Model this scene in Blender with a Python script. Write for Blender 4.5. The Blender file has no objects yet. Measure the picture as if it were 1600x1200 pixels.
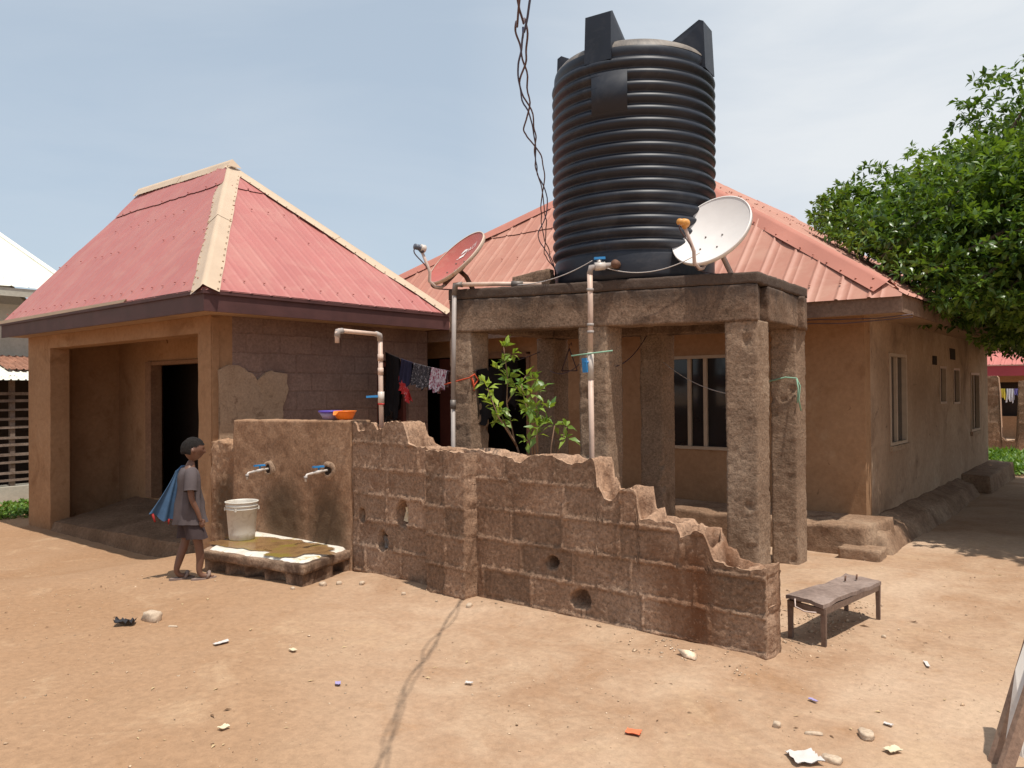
import bpy, bmesh, math, random
import numpy as np
from mathutils import Vector, Matrix
random.seed(7); RNG = np.random.default_rng(7)
sc = bpy.context.scene
COL = sc.collection
PI = math.pi
# ------------------------------------------------------------------ noise
_perm = np.random.default_rng(3).random(4096)
def _h(ix, iy, iz):
    return _perm[((ix * 73856093) ^ (iy * 19349663) ^ (iz * 83492791)) & 4095]
def vnoise(p):
    p = np.asarray(p, float); i = np.floor(p).astype(np.int64); f = p - i; f = f * f * (3 - 2 * f)
    x, y, z = i[..., 0], i[..., 1], i[..., 2]; fx, fy, fz = f[..., 0], f[..., 1], f[..., 2]
    r = 0
    for dx in (0, 1):
        wx = fx if dx else 1 - fx
        for dy in (0, 1):
            wy = fy if dy else 1 - fy
            for dz in (0, 1):
                wz = fz if dz else 1 - fz
                r = r + wx * wy * wz * _h(x + dx, y + dy, z + dz)
    return r * 2 - 1
def fbm(p, s=1.0, o=3):
    p = np.asarray(p, float) * s; r = 0; a = 1.0; t = 0
    for k in range(o):
        r = r + a * vnoise(p + 17.3 * k); t += a; a *= .5; p = p * 2.03
    return r / t
def sst(a, b, x):
    t = np.clip((np.asarray(x, float) - a) / (b - a), 0, 1); return t * t * (3 - 2 * t)
# ------------------------------------------------------------------ mesh collector
class MB:
    def __init__(s): s.v = []; s.f = []; s.n = 0; s.t = []; s.flat = []
    def add(s, V, F, tint=None, flat=False):
        V = np.asarray(V, float).reshape(-1, 3)
        s.v.append(V)
        s.t.append(np.full(len(V), .5) if tint is None else (np.full(len(V), tint) if np.isscalar(tint) else np.asarray(tint, float)))
        for f in F: s.f.append(tuple(int(i) + s.n for i in f)); s.flat.append(flat)
        s.n += len(V); return s
    def box(s, x0, x1, y0, y1, z0, z1):
        V = [(x, y, z) for z in (z0, z1) for y in (y0, y1) for x in (x0, x1)]
        return s.add(V, [(0, 2, 3, 1), (4, 5, 7, 6), (0, 1, 5, 4), (2, 6, 7, 3), (0, 4, 6, 2), (1, 3, 7, 5)], flat=True)
    def bar(s, a, b, w, h, up=(0, 0, 1)):
        a = Vector(a); b = Vector(b); d = (b - a).normalized(); sd = d.cross(Vector(up)).normalized(); u = sd.cross(d)
        V = []
        for p in (a, b):
            for sx, sy in ((-1, -1), (1, -1), (1, 1), (-1, 1)): V.append(p + sd * sx * w / 2 + u * sy * h / 2)
        return s.add([tuple(v) for v in V], [(3, 2, 1, 0), (4, 5, 6, 7), (0, 1, 5, 4), (1, 2, 6, 5), (2, 3, 7, 6), (3, 0, 4, 7)], flat=True)
    def tube(s, P, r, n=10, cap=True, tint=None):
        P = [Vector(p) for p in P]; m = len(P)
        R = [r] * m if np.isscalar(r) else list(r)
        V = []; F = []
        t0 = (P[1] - P[0]).normalized(); u = t0.orthogonal().normalized()
        for i in range(m):
            t = (P[min(i + 1, m - 1)] - P[max(i - 1, 0)]).normalized()
            u = (u - t * u.dot(t)).normalized(); w = t.cross(u)
            for k in range(n):
                a = 2 * PI * k / n; V.append(tuple(P[i] + (u * math.cos(a) + w * math.sin(a)) * R[i]))
        for i in range(m - 1):
            for k in range(n):
                F.append((i * n + k, i * n + (k + 1) % n, (i + 1) * n + (k + 1) % n, (i + 1) * n + k))
        if cap: F.append(tuple(range(n))[::-1]); F.append(tuple((m - 1) * n + k for k in range(n)))
        return s.add(V, F, tint)
    def lathe(s, prof, c=(0, 0, 0), n=48, cap0=False, cap1=False, ax=None):
        V = []; F = []; m = len(prof)
        for r, z in prof:
            for k in range(n):
                a = 2 * PI * k / n; V.append((r * math.cos(a), r * math.sin(a), z))
        for i in range(m - 1):
            for k in range(n): F.append((i * n + k, i * n + (k + 1) % n, (i + 1) * n + (k + 1) % n, (i + 1) * n + k))
        if cap0: F.append(tuple(range(n))[::-1])
        if cap1: F.append(tuple((m - 1) * n + k for k in range(n)))
        V = np.array(V)
        if ax is not None: V = V @ np.array(ax)
        return s.add(V + np.array(c, float), F)
    def sphere(s, c, r, n=16, m=10, sc=(1, 1, 1)):
        return s.lathe([(max(1e-4, r * math.sin(PI * i / m)) , -r * math.cos(PI * i / m)) for i in range(m + 1)], (0, 0, 0), n) if False else s._sph(c, r, n, m, sc)
    def _sph(s, c, r, n, m, sc):
        V = []; F = []
        for i in range(m + 1):
            a = PI * i / m
            for k in range(n):
                b = 2 * PI * k / n; V.append((c[0] + r * sc[0] * math.sin(a) * math.cos(b), c[1] + r * sc[1] * math.sin(a) * math.sin(b), c[2] - r * sc[2] * math.cos(a)))
        for i in range(m):
            for k in range(n): F.append((i * n + k, i * n + (k + 1) % n, (i + 1) * n + (k + 1) % n, (i + 1) * n + k))
        return s.add(V, F)
    def grid(s, V, tint=None, close=False, flip=False):
        V = np.asarray(V, float); a, b = V.shape[:2]; F = []
        idx = np.arange(a * b).reshape(a, b)
        bb = b if close else b - 1
        for i in range(a - 1):
            for j in range(bb):
                q = (idx[i, j], idx[i, (j + 1) % b], idx[i + 1, (j + 1) % b], idx[i + 1, j])
                F.append(q[::-1] if flip else q)
        return s.add(V.reshape(-1, 3), F, None if tint is None else np.asarray(tint).reshape(-1))
    def hexa(s, C, res=.04, amp=.01, sc_=9., edge=1.0, amp2=None, seed=0., fn=None):
        """eight corners (bottom 4 ccw, top 4 ccw) -> finely divided rough block"""
        C = np.array(C, float)
        def tri(u, v, w):
            B = ((1 - u) * (1 - v))[..., None] * C[0] + (u * (1 - v))[..., None] * C[1] + (u * v)[..., None] * C[2] + ((1 - u) * v)[..., None] * C[3]
            T = ((1 - u) * (1 - v))[..., None] * C[4] + (u * (1 - v))[..., None] * C[5] + (u * v)[..., None] * C[6] + ((1 - u) * v)[..., None] * C[7]
            return B * (1 - w)[..., None] + T * w[..., None]
        L = [np.linalg.norm(C[1] - C[0]), np.linalg.norm(C[3] - C[0]), np.linalg.norm(C[4] - C[0])]
        N = [max(2, int(math.ceil(l / res)) + 1) for l in L]
        ctr = C.mean(0)
        for axis in range(3):
            o = [k for k in range(3) if k != axis]
            A, B = np.meshgrid(np.linspace(0, 1, N[o[0]]), np.linspace(0, 1, N[o[1]]), indexing='ij')
            for side in (0, 1):
                q = [None] * 3; q[o[0]] = A; q[o[1]] = B; q[axis] = np.full_like(A, side)
                V = tri(*q)
                D = np.stack([fbm(V + seed + 31.7 * k, sc_, 3) for k in range(3)], -1)
                V2 = V + D * amp
                if amp2:
                    D2 = np.stack([fbm(V + seed + 11.1 * k + 5, sc_ * 4, 2) for k in range(3)], -1); V2 = V2 + D2 * amp2
                # round the arrises a little
                rr = edge * amp
                near = sum(((np.minimum(q[k], 1 - q[k]) * L[k]) < rr * 1.5).astype(float) for k in range(3))
                dirv = ctr - V; dirv = dirv / (np.linalg.norm(dirv, axis=-1, keepdims=True) + 1e-9)
                V2 = V2 + dirv * ((near >= 2) * rr * .6)[..., None]
                if fn is not None: V2 = fn(V, V2)
                f = (axis == 1) ^ (side == 0)
                s.grid(V2, flip=f)
        return s
    def rbox(s, x0, x1, y0, y1, z0, z1, **k):
        return s.hexa([(x0, y0, z0), (x1, y0, z0), (x1, y1, z0), (x0, y1, z0), (x0, y0, z1), (x1, y0, z1), (x1, y1, z1), (x0, y1, z1)], **k)
TM = {}
def mesh_from(name, mb, weld=0.0, smooth=True, M=None):
    V = np.concatenate(mb.v) if mb.v else np.zeros((0, 3))
    if M is not None:
        Mi = np.array(M.inverted()); V = V @ Mi[:3, :3].T + Mi[:3, 3]
    me = bpy.data.meshes.new(name); me.from_pydata(V.tolist(), [], mb.f)
    at = me.attributes.new('tint', 'FLOAT', 'POINT'); at.data.foreach_set('value', np.concatenate(mb.t).astype(np.float32))
    sm = np.array([smooth and not fl for fl in mb.flat], dtype=bool)
    me.polygons.foreach_set('use_smooth', sm)
    if weld:
        bm = bmesh.new(); bm.from_mesh(me); bmesh.ops.remove_doubles(bm, verts=bm.verts, dist=weld)
        bmesh.ops.recalc_face_normals(bm, faces=bm.faces); bm.to_mesh(me); bm.free()
    me.update(); return me
def root_of(o):
    while o.parent: o = o.parent
    return o
def part(name, mb, mat, parent, weld=0.0, smooth=True, label=None, local=False):
    M = None if local else TM[root_of(parent).name]
    me = mb if isinstance(mb, bpy.types.Mesh) else mesh_from(name, mb, weld, smooth, M)
    me.materials.clear()
    for m in (mat if isinstance(mat, (list, tuple)) else [mat]): me.materials.append(m)
    o = bpy.data.objects.new(name, me); COL.objects.link(o); o.parent = parent
    if label: o['label'] = label
    return o
def thing(name, label, cat, loc=(0, 0, 0), rz=0, group=None):
    o = bpy.data.objects.new(name, None); COL.objects.link(o); o.empty_display_size = .2
    o.location = loc; o.rotation_euler = (0, 0, rz); o['label'] = label; o['category'] = cat
    if group: o['group'] = group
    TM[o.name] = Matrix.Translation(Vector(loc)) @ Matrix.Rotation(rz, 4, 'Z')
    return o
def single(name, mb, mat, label, cat, loc=(0, 0, 0), group=None, kind=None, weld=0.0, smooth=True):
    M = Matrix.Translation(Vector(loc))
    me = mesh_from(name, mb, weld, smooth, M)
    for m in (mat if isinstance(mat, (list, tuple)) else [mat]): me.materials.append(m)
    o = bpy.data.objects.new(name, me); COL.objects.link(o); o.location = loc
    if label: o['label'] = label
    if cat: o['category'] = cat
    if group: o['group'] = group
    if kind: o['kind'] = kind
    TM[o.name] = M
    return o
# ------------------------------------------------------------------ materials
def newmat(name):
    m = bpy.data.materials.new(name); m.use_nodes = True; nt = m.node_tree
    b = nt.nodes['Principled BSDF']; return m, nt, b
def N(nt, t, **k):
    n = nt.nodes.new(t)
    for a, v in k.items():
        if hasattr(n, a): setattr(n, a, v)
    return n
def noise(nt, co, scale, detail=4, rough=.6, dist=0):
    n = nt.nodes.new('ShaderNodeTexNoise'); n.inputs['Scale'].default_value = scale; n.inputs['Detail'].default_value = detail
    n.inputs['Roughness'].default_value = rough; n.inputs['Distortion'].default_value = dist
    nt.links.new(co, n.inputs['Vector']); return n.outputs['Fac']
def ramp(nt, fac, stops):
    r = nt.nodes.new('ShaderNodeValToRGB'); e = r.color_ramp.elements
    while len(e) < len(stops): e.new(.5)
    for i, (p, c) in enumerate(stops):
        e[i].position = p; e[i].color = (c, c, c, 1) if np.isscalar(c) else (*c, 1)
    nt.links.new(fac, r.inputs['Fac']); return r.outputs['Color']
def mix(nt, fac, a, b, mode='MIX'):
    n = nt.nodes.new('ShaderNodeMix'); n.data_type = 'RGBA'; n.blend_type = mode; n.clamp_factor = True
    for i, sock, v in ((0, n.inputs[0], fac), (1, n.inputs[6], a), (2, n.inputs[7], b)):
        if hasattr(v, 'is_linked'): nt.links.new(v, sock)
        elif i == 0: sock.default_value = v
        else: sock.default_value = (*v, 1) if not np.isscalar(v) else (v, v, v, 1)
    return n.outputs[2]
def math_(nt, op, a, b=None, clamp=False):
    n = nt.nodes.new('ShaderNodeMath'); n.operation = op; n.use_clamp = clamp
    for i, v in enumerate((a, b)):
        if v is None: continue
        if hasattr(v, 'is_linked'): nt.links.new(v, n.inputs[i])
        else: n.inputs[i].default_value = v
    return n.outputs[0]
def bump(nt, h, strength, dist, prev=None):
    b = nt.nodes.new('ShaderNodeBump'); b.inputs['Strength'].default_value = strength; b.inputs['Distance'].default_value = dist
    nt.links.new(h, b.inputs['Height'])
    if prev is not None: nt.links.new(prev, b.inputs['Normal'])
    return b.outputs['Normal']
def rough_mat(name, c1, c2, c3=None, scale=1.5, fine=40, fvar=.3, bs=.6, bd=.01, rough=.92, spec=.2, tint=0., stains=None, grit=None, pore_shade=0):
    m, nt, b = newmat(name)
    co = N(nt, 'ShaderNodeTexCoord').outputs['Object']
    n1 = noise(nt, co, scale, 5, .6, .4)
    c = ramp(nt, n1, [(.3, c1), (.5, c2), (.72, c3 or c2)])
    n2 = noise(nt, co, fine, 4, .7)
    c = mix(nt, 1, c, ramp(nt, n2, [(.3, 1 - fvar), (.7, 1 + fvar)]), 'MULTIPLY')
    if tint:
        a = N(nt, 'ShaderNodeAttribute', attribute_name='tint').outputs['Fac']
        c = mix(nt, 1, c, ramp(nt, a, [(0, 1 - tint), (1, 1 + tint)]), 'MULTIPLY')
    for st in stains or []:
        sfac = ramp(nt, noise(nt, co, st[1], 5, .65, st[4] if len(st) > 4 else .6), [(st[2], 0.), (st[3], 1.)])
        c = mix(nt, sfac, c, st[0])
    n3 = noise(nt, co, grit or fine * 2.5, 3, .7)
    if pore_shade:
        c = mix(nt, ramp(nt, n3, [(.3, pore_shade), (.42, 0.)]), c, tuple(v * .35 for v in c1))  # pits darkened in the colour, standing for the shade inside them
        c = mix(nt, ramp(nt, n3, [(.6, 0.), (.72, pore_shade * .6)]), c, tuple(min(.7, v * 1.5) for v in (c3 or c2)))  # raised grit lightened in the colour as if it caught the sun
    nt.links.new(c, b.inputs['Base Color'])
    h = math_(nt, 'ADD', n2, math_(nt, 'MULTIPLY', n3, .5))
    nt.links.new(bump(nt, h, bs, bd), b.inputs['Normal'])
    b.inputs['Roughness'].default_value = rough; b.inputs['Specular IOR Level'].default_value = spec
    return m
def plain(name, c, rough=.5, spec=.5, metal=0, var=.12, scale=12, bs=0, bd=.002, dirt=None):
    m, nt, b = newmat(name); co = N(nt, 'ShaderNodeTexCoord').outputs['Object']
    n1 = noise(nt, co, scale, 4)
    cc = mix(nt, 1, c, ramp(nt, n1, [(.25, 1 - var), (.75, 1 + var)]), 'MULTIPLY')
    if dirt:
        cc = mix(nt, ramp(nt, noise(nt, co, dirt[1], 5, .7, .8), [(dirt[2], 0.), (dirt[3], dirt[4])]), cc, dirt[0])
    nt.links.new(cc, b.inputs['Base Color'])
    b.inputs['Roughness'].default_value = rough; b.inputs['Specular IOR Level'].default_value = spec; b.inputs['Metallic'].default_value = metal
    if bs: nt.links.new(bump(nt, noise(nt, co, scale * 4, 3), bs, bd), b.inputs['Normal'])
    return m
def leaf_mat(name, ca, cb, trans=.3, rough=.4):
    m, nt, b = newmat(name)
    a = N(nt, 'ShaderNodeAttribute', attribute_name='tint').outputs['Fac']
    c = ramp(nt, a, [(0, ca), (1, cb)])
    nt.links.new(c, b.inputs['Base Color']); b.inputs['Roughness'].default_value = rough; b.inputs['Specular IOR Level'].default_value = .5
    t = N(nt, 'ShaderNodeBsdfTranslucent'); nt.links.new(mix(nt, 1, c, (1.3, 1.25, .45), 'MULTIPLY'), t.inputs['Color'])
    mx = N(nt, 'ShaderNodeMixShader'); mx.inputs[0].default_value = trans
    nt.links.new(b.outputs[0], mx.inputs[1]); nt.links.new(t.outputs[0], mx.inputs[2])
    nt.links.new(mx.outputs[0], nt.nodes['Material Output'].inputs['Surface']); return m

# dirt ground
def dirt_mat():
    m, nt, b = newmat('dirt'); co = N(nt, 'ShaderNodeTexCoord').outputs['Object']
    big = noise(nt, co, .45, 5, .55, .6); mid = noise(nt, co, 2.2, 6, .65, .5); fine = noise(nt, co, 22, 5, .75); gr = noise(nt, co, 120, 3, .7)
    c = ramp(nt, big, [(.34, (.34, .204, .12)), (.5, (.405, .262, .167)), (.64, (.49, .345, .238))])
    c = mix(nt, ramp(nt, mid, [(.45, 0.), (.75, .7)]), c, (.52, .375, .255))
    c = mix(nt, ramp(nt, mid, [(.25, .7), (.42, 0.)]), c, (.31, .165, .08))
    sp = N(nt, 'ShaderNodeSeparateXYZ'); nt.links.new(co, sp.inputs[0])
    # redder, barer soil in the near left part of the yard
    u = math_(nt, 'ADD', math_(nt, 'ADD', math_(nt, 'MULTIPLY', sp.outputs[0], -.16), math_(nt, 'MULTIPLY', sp.outputs[1], -.22)), math_(nt, 'MULTIPLY', big, .9))
    c = mix(nt, ramp(nt, u, [(.28, 0.), (.62, .8)]), c, (.335, .194, .106))
    c = mix(nt, ramp(nt, noise(nt, co, 1.05, 6, .7, .9), [(.56, 0.), (.66, .55)]), c, (.47, .315, .195))
    c = mix(nt, 1, c, ramp(nt, fine, [(.3, .83), (.7, 1.14)]), 'MULTIPLY')
    c = mix(nt, ramp(nt, gr, [(.64, 0.), (.74, .35)]), c, (.62, .5, .38))
    c = mix(nt, ramp(nt, noise(nt, co, 60, 2, .6), [(.26, .4), (.34, 0.)]), c, (.22, .135, .08))
    nt.links.new(c, b.inputs['Base Color']); b.inputs['Roughness'].default_value = .95; b.inputs['Specular IOR Level'].default_value = .15
    n1 = bump(nt, fine, .35, .03); n2 = bump(nt, gr, .4, .006, n1); nt.links.new(n2, b.inputs['Normal'])
    return m
MAT = {}
MAT['dirt'] = dirt_mat()
MAT['block'] = rough_mat('sandcrete_block', (.225, .133, .083), (.292, .181, .117), (.38, .255, .178), 1.6, 40, .4, .6, .014, tint=.4, stains=[((.165, .075, .038), 1.1, .54, .7), ((.44, .315, .22), 3.2, .66, .82)], grit=74, pore_shade=.85)
MAT['concrete'] = rough_mat('raw_concrete', (.2, .13, .086), (.265, .178, .12), (.36, .258, .182), 1.8, 45, .36, .55, .014, stains=[((.14, .086, .054), 1.4, .56, .72)], grit=78, pore_shade=.85)
MAT['deck'] = rough_mat('weathered_concrete', (.125, .08, .053), (.19, .122, .082), (.28, .19, .132), 1.6, 45, .42, .5, .012, stains=[((.075, .05, .037), 2.2, .54, .7)], grit=76, pore_shade=.8)
def weather(m, z0, z1, col):
    nt = m.node_tree; b = nt.nodes['Principled BSDF']; src = b.inputs['Base Color'].links[0].from_socket
    co = N(nt, 'ShaderNodeTexCoord').outputs['Object']; sp = N(nt, 'ShaderNodeSeparateXYZ'); nt.links.new(co, sp.inputs[0])
    mp = N(nt, 'ShaderNodeMapping'); mp.inputs['Scale'].default_value = (5, 5, 1.2); nt.links.new(co, mp.inputs[0])
    n = noise(nt, mp.outputs[0], 1.6, 6, .7, .5)
    u = math_(nt, 'ADD', sp.outputs[2], math_(nt, 'MULTIPLY', n, .42))
    nt.links.new(mix(nt, ramp(nt, math_(nt, 'DIVIDE', math_(nt, 'SUBTRACT', u, z0), z1 - z0), [(.3, 0.), (.75, .85)]), src, col), b.inputs['Base Color'])
weather(MAT['deck'], 2.38, 2.72, (.075, .055, .045))
MAT['house'] = rough_mat('tan_plaster', (.295, .162, .084), (.34, .195, .105), (.395, .235, .132), .9, 18, .12, .35, .01, stains=[((.245, .13, .065), 2.0, .54, .72), ((.155, .083, .045), 7, .66, .74), ((.44, .29, .175), 1.3, .62, .78)])
MAT['sidewall'] = rough_mat('stained_plaster', (.30, .195, .122), (.37, .25, .165), (.45, .325, .225), .8, 16, .15, .4, .01, stains=[((.22, .14, .09), 1.3, .5, .68), ((.14, .09, .06), 9, .64, .72), ((.5, .38, .28), 1.7, .62, .76)])
MAT['plinth'] = rough_mat('worn_plinth', (.2, .118, .072), (.275, .175, .112), (.38, .265, .18), 1.7, 30, .3, .6, .015, stains=[((.15, .085, .053), 2.5, .55, .7)], pore_shade=.4)
MAT['patch'] = rough_mat('pale_plaster', (.3, .2, .13), (.36, .25, .165), (.41, .29, .2), 3, 40, .2, .6, .008, stains=[((.22, .14, .09), 6, .58, .7)])
MAT['cement'] = None
MAT['shaded_porch_dirt'] = rough_mat('shaded_porch_dirt', (.13, .078, .046), (.19, .115, .07), (.26, .165, .105), 1.6, 26, .3, .9, .02)  # dirt colour made darker to carry the shade under the porch
MAT['cement_lip'] = rough_mat('chipped_cement', (.28, .18, .115), (.38, .25, .165), None, 12, 60, .35, .9, .01)
def cmu_mat():
    m, nt, b = newmat('unplastered_blockwork'); tc = N(nt, 'ShaderNodeTexCoord').outputs['Object']
    mp = N(nt, 'ShaderNodeMapping'); nt.links.new(tc, mp.inputs[0]); mp.inputs['Rotation'].default_value = (PI / 2, 0, PI / 2)
    sx = N(nt, 'ShaderNodeSeparateXYZ'); nt.links.new(tc, sx.inputs[0]); cx = N(nt, 'ShaderNodeCombineXYZ')
    nt.links.new(sx.outputs[1], cx.inputs[0]); nt.links.new(sx.outputs[2], cx.inputs[1])
    wob = N(nt, 'ShaderNodeVectorMath', operation='ADD'); nz = N(nt, 'ShaderNodeTexNoise'); nz.inputs['Scale'].default_value = 7; nt.links.new(tc, nz.inputs['Vector'])
    sc_ = N(nt, 'ShaderNodeVectorMath', operation='SCALE'); sc_.inputs['Scale'].default_value = .03; nt.links.new(nz.outputs['Color'], sc_.inputs[0])
    nt.links.new(cx.outputs[0], wob.inputs[0]); nt.links.new(sc_.outputs[0], wob.inputs[1])
    br = N(nt, 'ShaderNodeTexBrick'); nt.links.new(wob.outputs[0], br.inputs['Vector']); br.inputs['Scale'].default_value = 1
    br.inputs['Brick Width'].default_value = .45; br.inputs['Row Height'].default_value = .225; br.inputs['Mortar Size'].default_value = .009; br.inputs['Mortar Smooth'].default_value = .4; br.inputs['Bias'].default_value = 0
    br.inputs['Color1'].default_value = (.235, .155, .125, 1); br.inputs['Color2'].default_value = (.275, .182, .145, 1); br.inputs['Mortar'].default_value = (.235, .15, .118, 1)
    f = noise(nt, tc, 34, 4, .7); c = mix(nt, 1, br.outputs['Color'], ramp(nt, f, [(.3, .72), (.7, 1.2)]), 'MULTIPLY')
    c = mix(nt, ramp(nt, noise(nt, tc, 1.6, 4, .6, .6), [(.5, 0.), (.72, .8)]), c, (.16, .097, .075))
    nt.links.new(c, b.inputs['Base Color']); b.inputs['Roughness'].default_value = .93; b.inputs['Specular IOR Level'].default_value = .2
    n1 = bump(nt, br.outputs['Fac'], .7, -.02); nt.links.new(bump(nt, f, .7, .012, n1), b.inputs['Normal']); return m
MAT['cmu'] = cmu_mat()
def tapwall_mat():
    m, nt, b = newmat('cement_render'); tc = N(nt, 'ShaderNodeTexCoord').outputs['Object']
    c = ramp(nt, noise(nt, tc, 1.7, 5, .6, .5), [(.3, (.25, .135, .075)), (.5, (.33, .19, .11)), (.7, (.42, .26, .16))])
    f = noise(nt, tc, 45, 4, .7); c = mix(nt, 1, c, ramp(nt, f, [(.3, .66), (.7, 1.28)]), 'MULTIPLY')
    # damp patches that run down below the two taps (object space metres, wall base at z 0)
    sx = N(nt, 'ShaderNodeSeparateXYZ'); nt.links.new(tc, sx.inputs[0])
    nz = math_(nt, 'MULTIPLY', math_(nt, 'SUBTRACT', noise(nt, tc, 4, 4, .6), .5), .9)
    tot = None
    for xc, w in ((.95, .35), (1.65, .3), (-.15, .3)):
        dx = math_(nt, 'DIVIDE', math_(nt, 'ABSOLUTE', math_(nt, 'SUBTRACT', sx.outputs[0], xc)), w)
        zz = math_(nt, 'DIVIDE', math_(nt, 'SUBTRACT', sx.outputs[2], .35), .42)
        q = math_(nt, 'SUBTRACT', 1.25, math_(nt, 'ADD', math_(nt, 'ADD', math_(nt, 'MULTIPLY', dx, dx), math_(nt, 'MULTIPLY', zz, zz)), nz), True)
        tot = q if tot is None else math_(nt, 'MAXIMUM', tot, q)
    c = mix(nt, math_(nt, 'MULTIPLY', tot, .8), c, (.085, .053, .029))
    c = mix(nt, ramp(nt, noise(nt, tc, 2.6, 5, .6, .8), [(.55, 0.), (.75, .55)]), c, (.2, .125, .08))
    nt.links.new(c, b.inputs['Base Color']); b.inputs['Roughness'].default_value = .9; b.inputs['Specular IOR Level'].default_value = .25
    nt.links.new(bump(nt, f, .6, .012), b.inputs['Normal']); return m
MAT['cement'] = tapwall_mat()
MAT['roof_red'] = plain('red_roof_sheet', (.42, .145, .128), .5, .35, 0, .07, 1.4, .05, .004, dirt=((.47, .22, .18), 2.0, .45, .78, .75))
MAT['roof_orange'] = plain('faded_red_roof_sheet', (.445, .2, .142), .55, .3, 0, .1, 1.2, .05, .004, dirt=((.53, .3, .22), 1.8, .45, .75, .75))
MAT['cap_tan'] = plain('tan_ridge_cap', (.54, .405, .285), .5, .35, 0, .08, 3, .1, .01)
MAT['cap_red'] = plain('red_ridge_cap', (.48, .19, .135), .45, .4, 0, .08, 2, .1, .01)
MAT['fascia'] = plain('maroon_fascia', (.085, .035, .032), .6, .4, 0, .25, 4)
MAT['fascia_wood'] = rough_mat('weathered_board', (.17, .105, .075), (.22, .14, .1), (.27, .18, .13), 2, 30, .25, .5, .006)
MAT['soffit'] = rough_mat('ceiling_board', (.3, .19, .115), (.38, .25, .16), None, 1.5, 20, .15, .2, .005)
MAT['dark'] = plain('interior_shade', (.035, .025, .02), .9, .1)  # near-black: shade of rooms, vents and holes put into the colour
MAT['glass'] = plain('dark_glass', (.018, .016, .016), .08, .5, 0, .3, 3)
MAT['frame'] = plain('bronze_window_frame', (.42, .31, .215), .5, .4, .0, .1)
MAT['timber'] = rough_mat('door_timber', (.2, .11, .07), (.26, .15, .09), None, 2, 24, .2, .4, .004)
MAT['maroon'] = plain('maroon_door_paint', (.12, .035, .025), .6, .4, 0, .2, 5)
MAT['black_plastic'] = plain('black_polyethylene', (.011, .0135, .022), .47, .45, 0, .35, 3, .06, .004, dirt=((.07, .068, .072), 2.6, .5, .78, .6))
MAT['dome'] = plain('dusty_black_polyethylene', (.1, .085, .075), .55, .4, 0, .3, 3, .06, .004, dirt=((.32, .27, .22), 3.0, .42, .66, .8))
MAT['rust_sheet'] = plain('rusty_sheet', (.27, .13, .085), .7, .3, 0, .3, 4)
MAT['pvc'] = plain('pvc_pipe', (.62, .45, .36), .5, .4, 0, .12, 9, dirt=((.4, .27, .19), 12, .55, .7, .7))
MAT['pvc_grey'] = plain('grey_pvc', (.36, .31, .28), .55, .4, 0, .12, 9)
MAT['blue'] = plain('blue_valve_handle', (.03, .22, .5), .4, .5)
MAT['white_plastic'] = plain('white_plastic', (.6, .53, .47), .4, .5, 0, .06)
MAT['dish_white'] = plain('white_dish_enamel', (.78, .735, .70), .42, .4, 0, .05, 6)
MAT['dish_red'] = plain('red_dish_enamel', (.43, .11, .085), .45, .4, 0, .1, 7, dirt=((.46, .2, .15), 9, .5, .75, .6))
MAT['dish_rim'] = plain('cream_dish_edge', (.6, .46, .36), .5, .4, 0, .15, 8, dirt=((.42, .14, .06), 5, .58, .7, .8))
MAT['logo'] = plain('white_lettering', (.8, .74, .7), .5, .3, 0, .03)
MAT['arm'] = plain('dish_arm_paint', (.55, .42, .36), .5, .4, 0, .1)
MAT['steel'] = plain('grey_steel', (.2, .17, .15), .55, .4, .4, .2)
MAT['rust'] = plain('rusty_steel', (.16, .085, .055), .75, .3, .1, .3, 20, .3, .003)
MAT['lnb_grey'] = plain('grey_plastic', (.09, .1, .13), .45, .5)
MAT['lnb_orange'] = plain('orange_plastic', (.65, .3, .07), .45, .5)
MAT['wire'] = plain('cable_sheath', (.09, .055, .06), .55, .4, 0, .3, 5)
MAT['wire_blue'] = plain('blue_cable_sheath', (.06, .075, .15), .55, .4, 0, .3, 5)
MAT['wire_white'] = plain('pale_wire', (.5, .45, .42), .55, .4)
MAT['rope_red'] = plain('red_rope', (.5, .08, .035), .8, .2)
MAT['rope_green'] = plain('green_rope', (.25, .42, .3), .8, .2)
MAT['bucket'] = plain('stained_white_plastic', (.66, .61, .53), .45, .45, 0, .08, 5, .05, .002, dirt=((.42, .34, .26), 11, .5, .72, .75))
MAT['slab_top'] = rough_mat('whitish_screed', (.5, .43, .35), (.66, .6, .52), (.74, .68, .6), 3, 50, .12, .4, .006, stains=[((.42, .31, .1), 2.6, .6, .7, 1.2), ((.33, .22, .13), 5, .64, .7, .8)])
MAT['slab'] = rough_mat('wet_concrete', (.2, .125, .08), (.28, .18, .12), (.36, .25, .17), 3, 40, .35, .9, .015, stains=[((.1, .06, .04), 2.4, .5, .64)])
def water_mat():
    m, nt, b = newmat('muddy_water'); co = N(nt, 'ShaderNodeTexCoord').outputs['Object']
    c = ramp(nt, noise(nt, co, 3.2, 4, .6, 1.), [(.35, (.2, .108, .045)), (.5, (.3, .17, .07)), (.6, (.27, .2, .04))])
    nt.links.new(c, b.inputs['Base Color']); b.inputs['Roughness'].default_value = .07; b.inputs['Specular IOR Level'].default_value = .5
    nt.links.new(bump(nt, noise(nt, co, 6, 2), .06, .01), b.inputs['Normal'])
    a = N(nt, 'ShaderNodeAttribute', attribute_name='tint').outputs['Fac']
    al = math_(nt, 'ADD', math_(nt, 'MULTIPLY', a, 1.25), math_(nt, 'MULTIPLY', math_(nt, 'SUBTRACT', noise(nt, co, 9, 5, .7), .62), 1.1))
    nt.links.new(ramp(nt, al, [(.2, 0.), (.42, .93)]), b.inputs['Alpha']); return m
MAT['water'] = water_mat()
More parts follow.
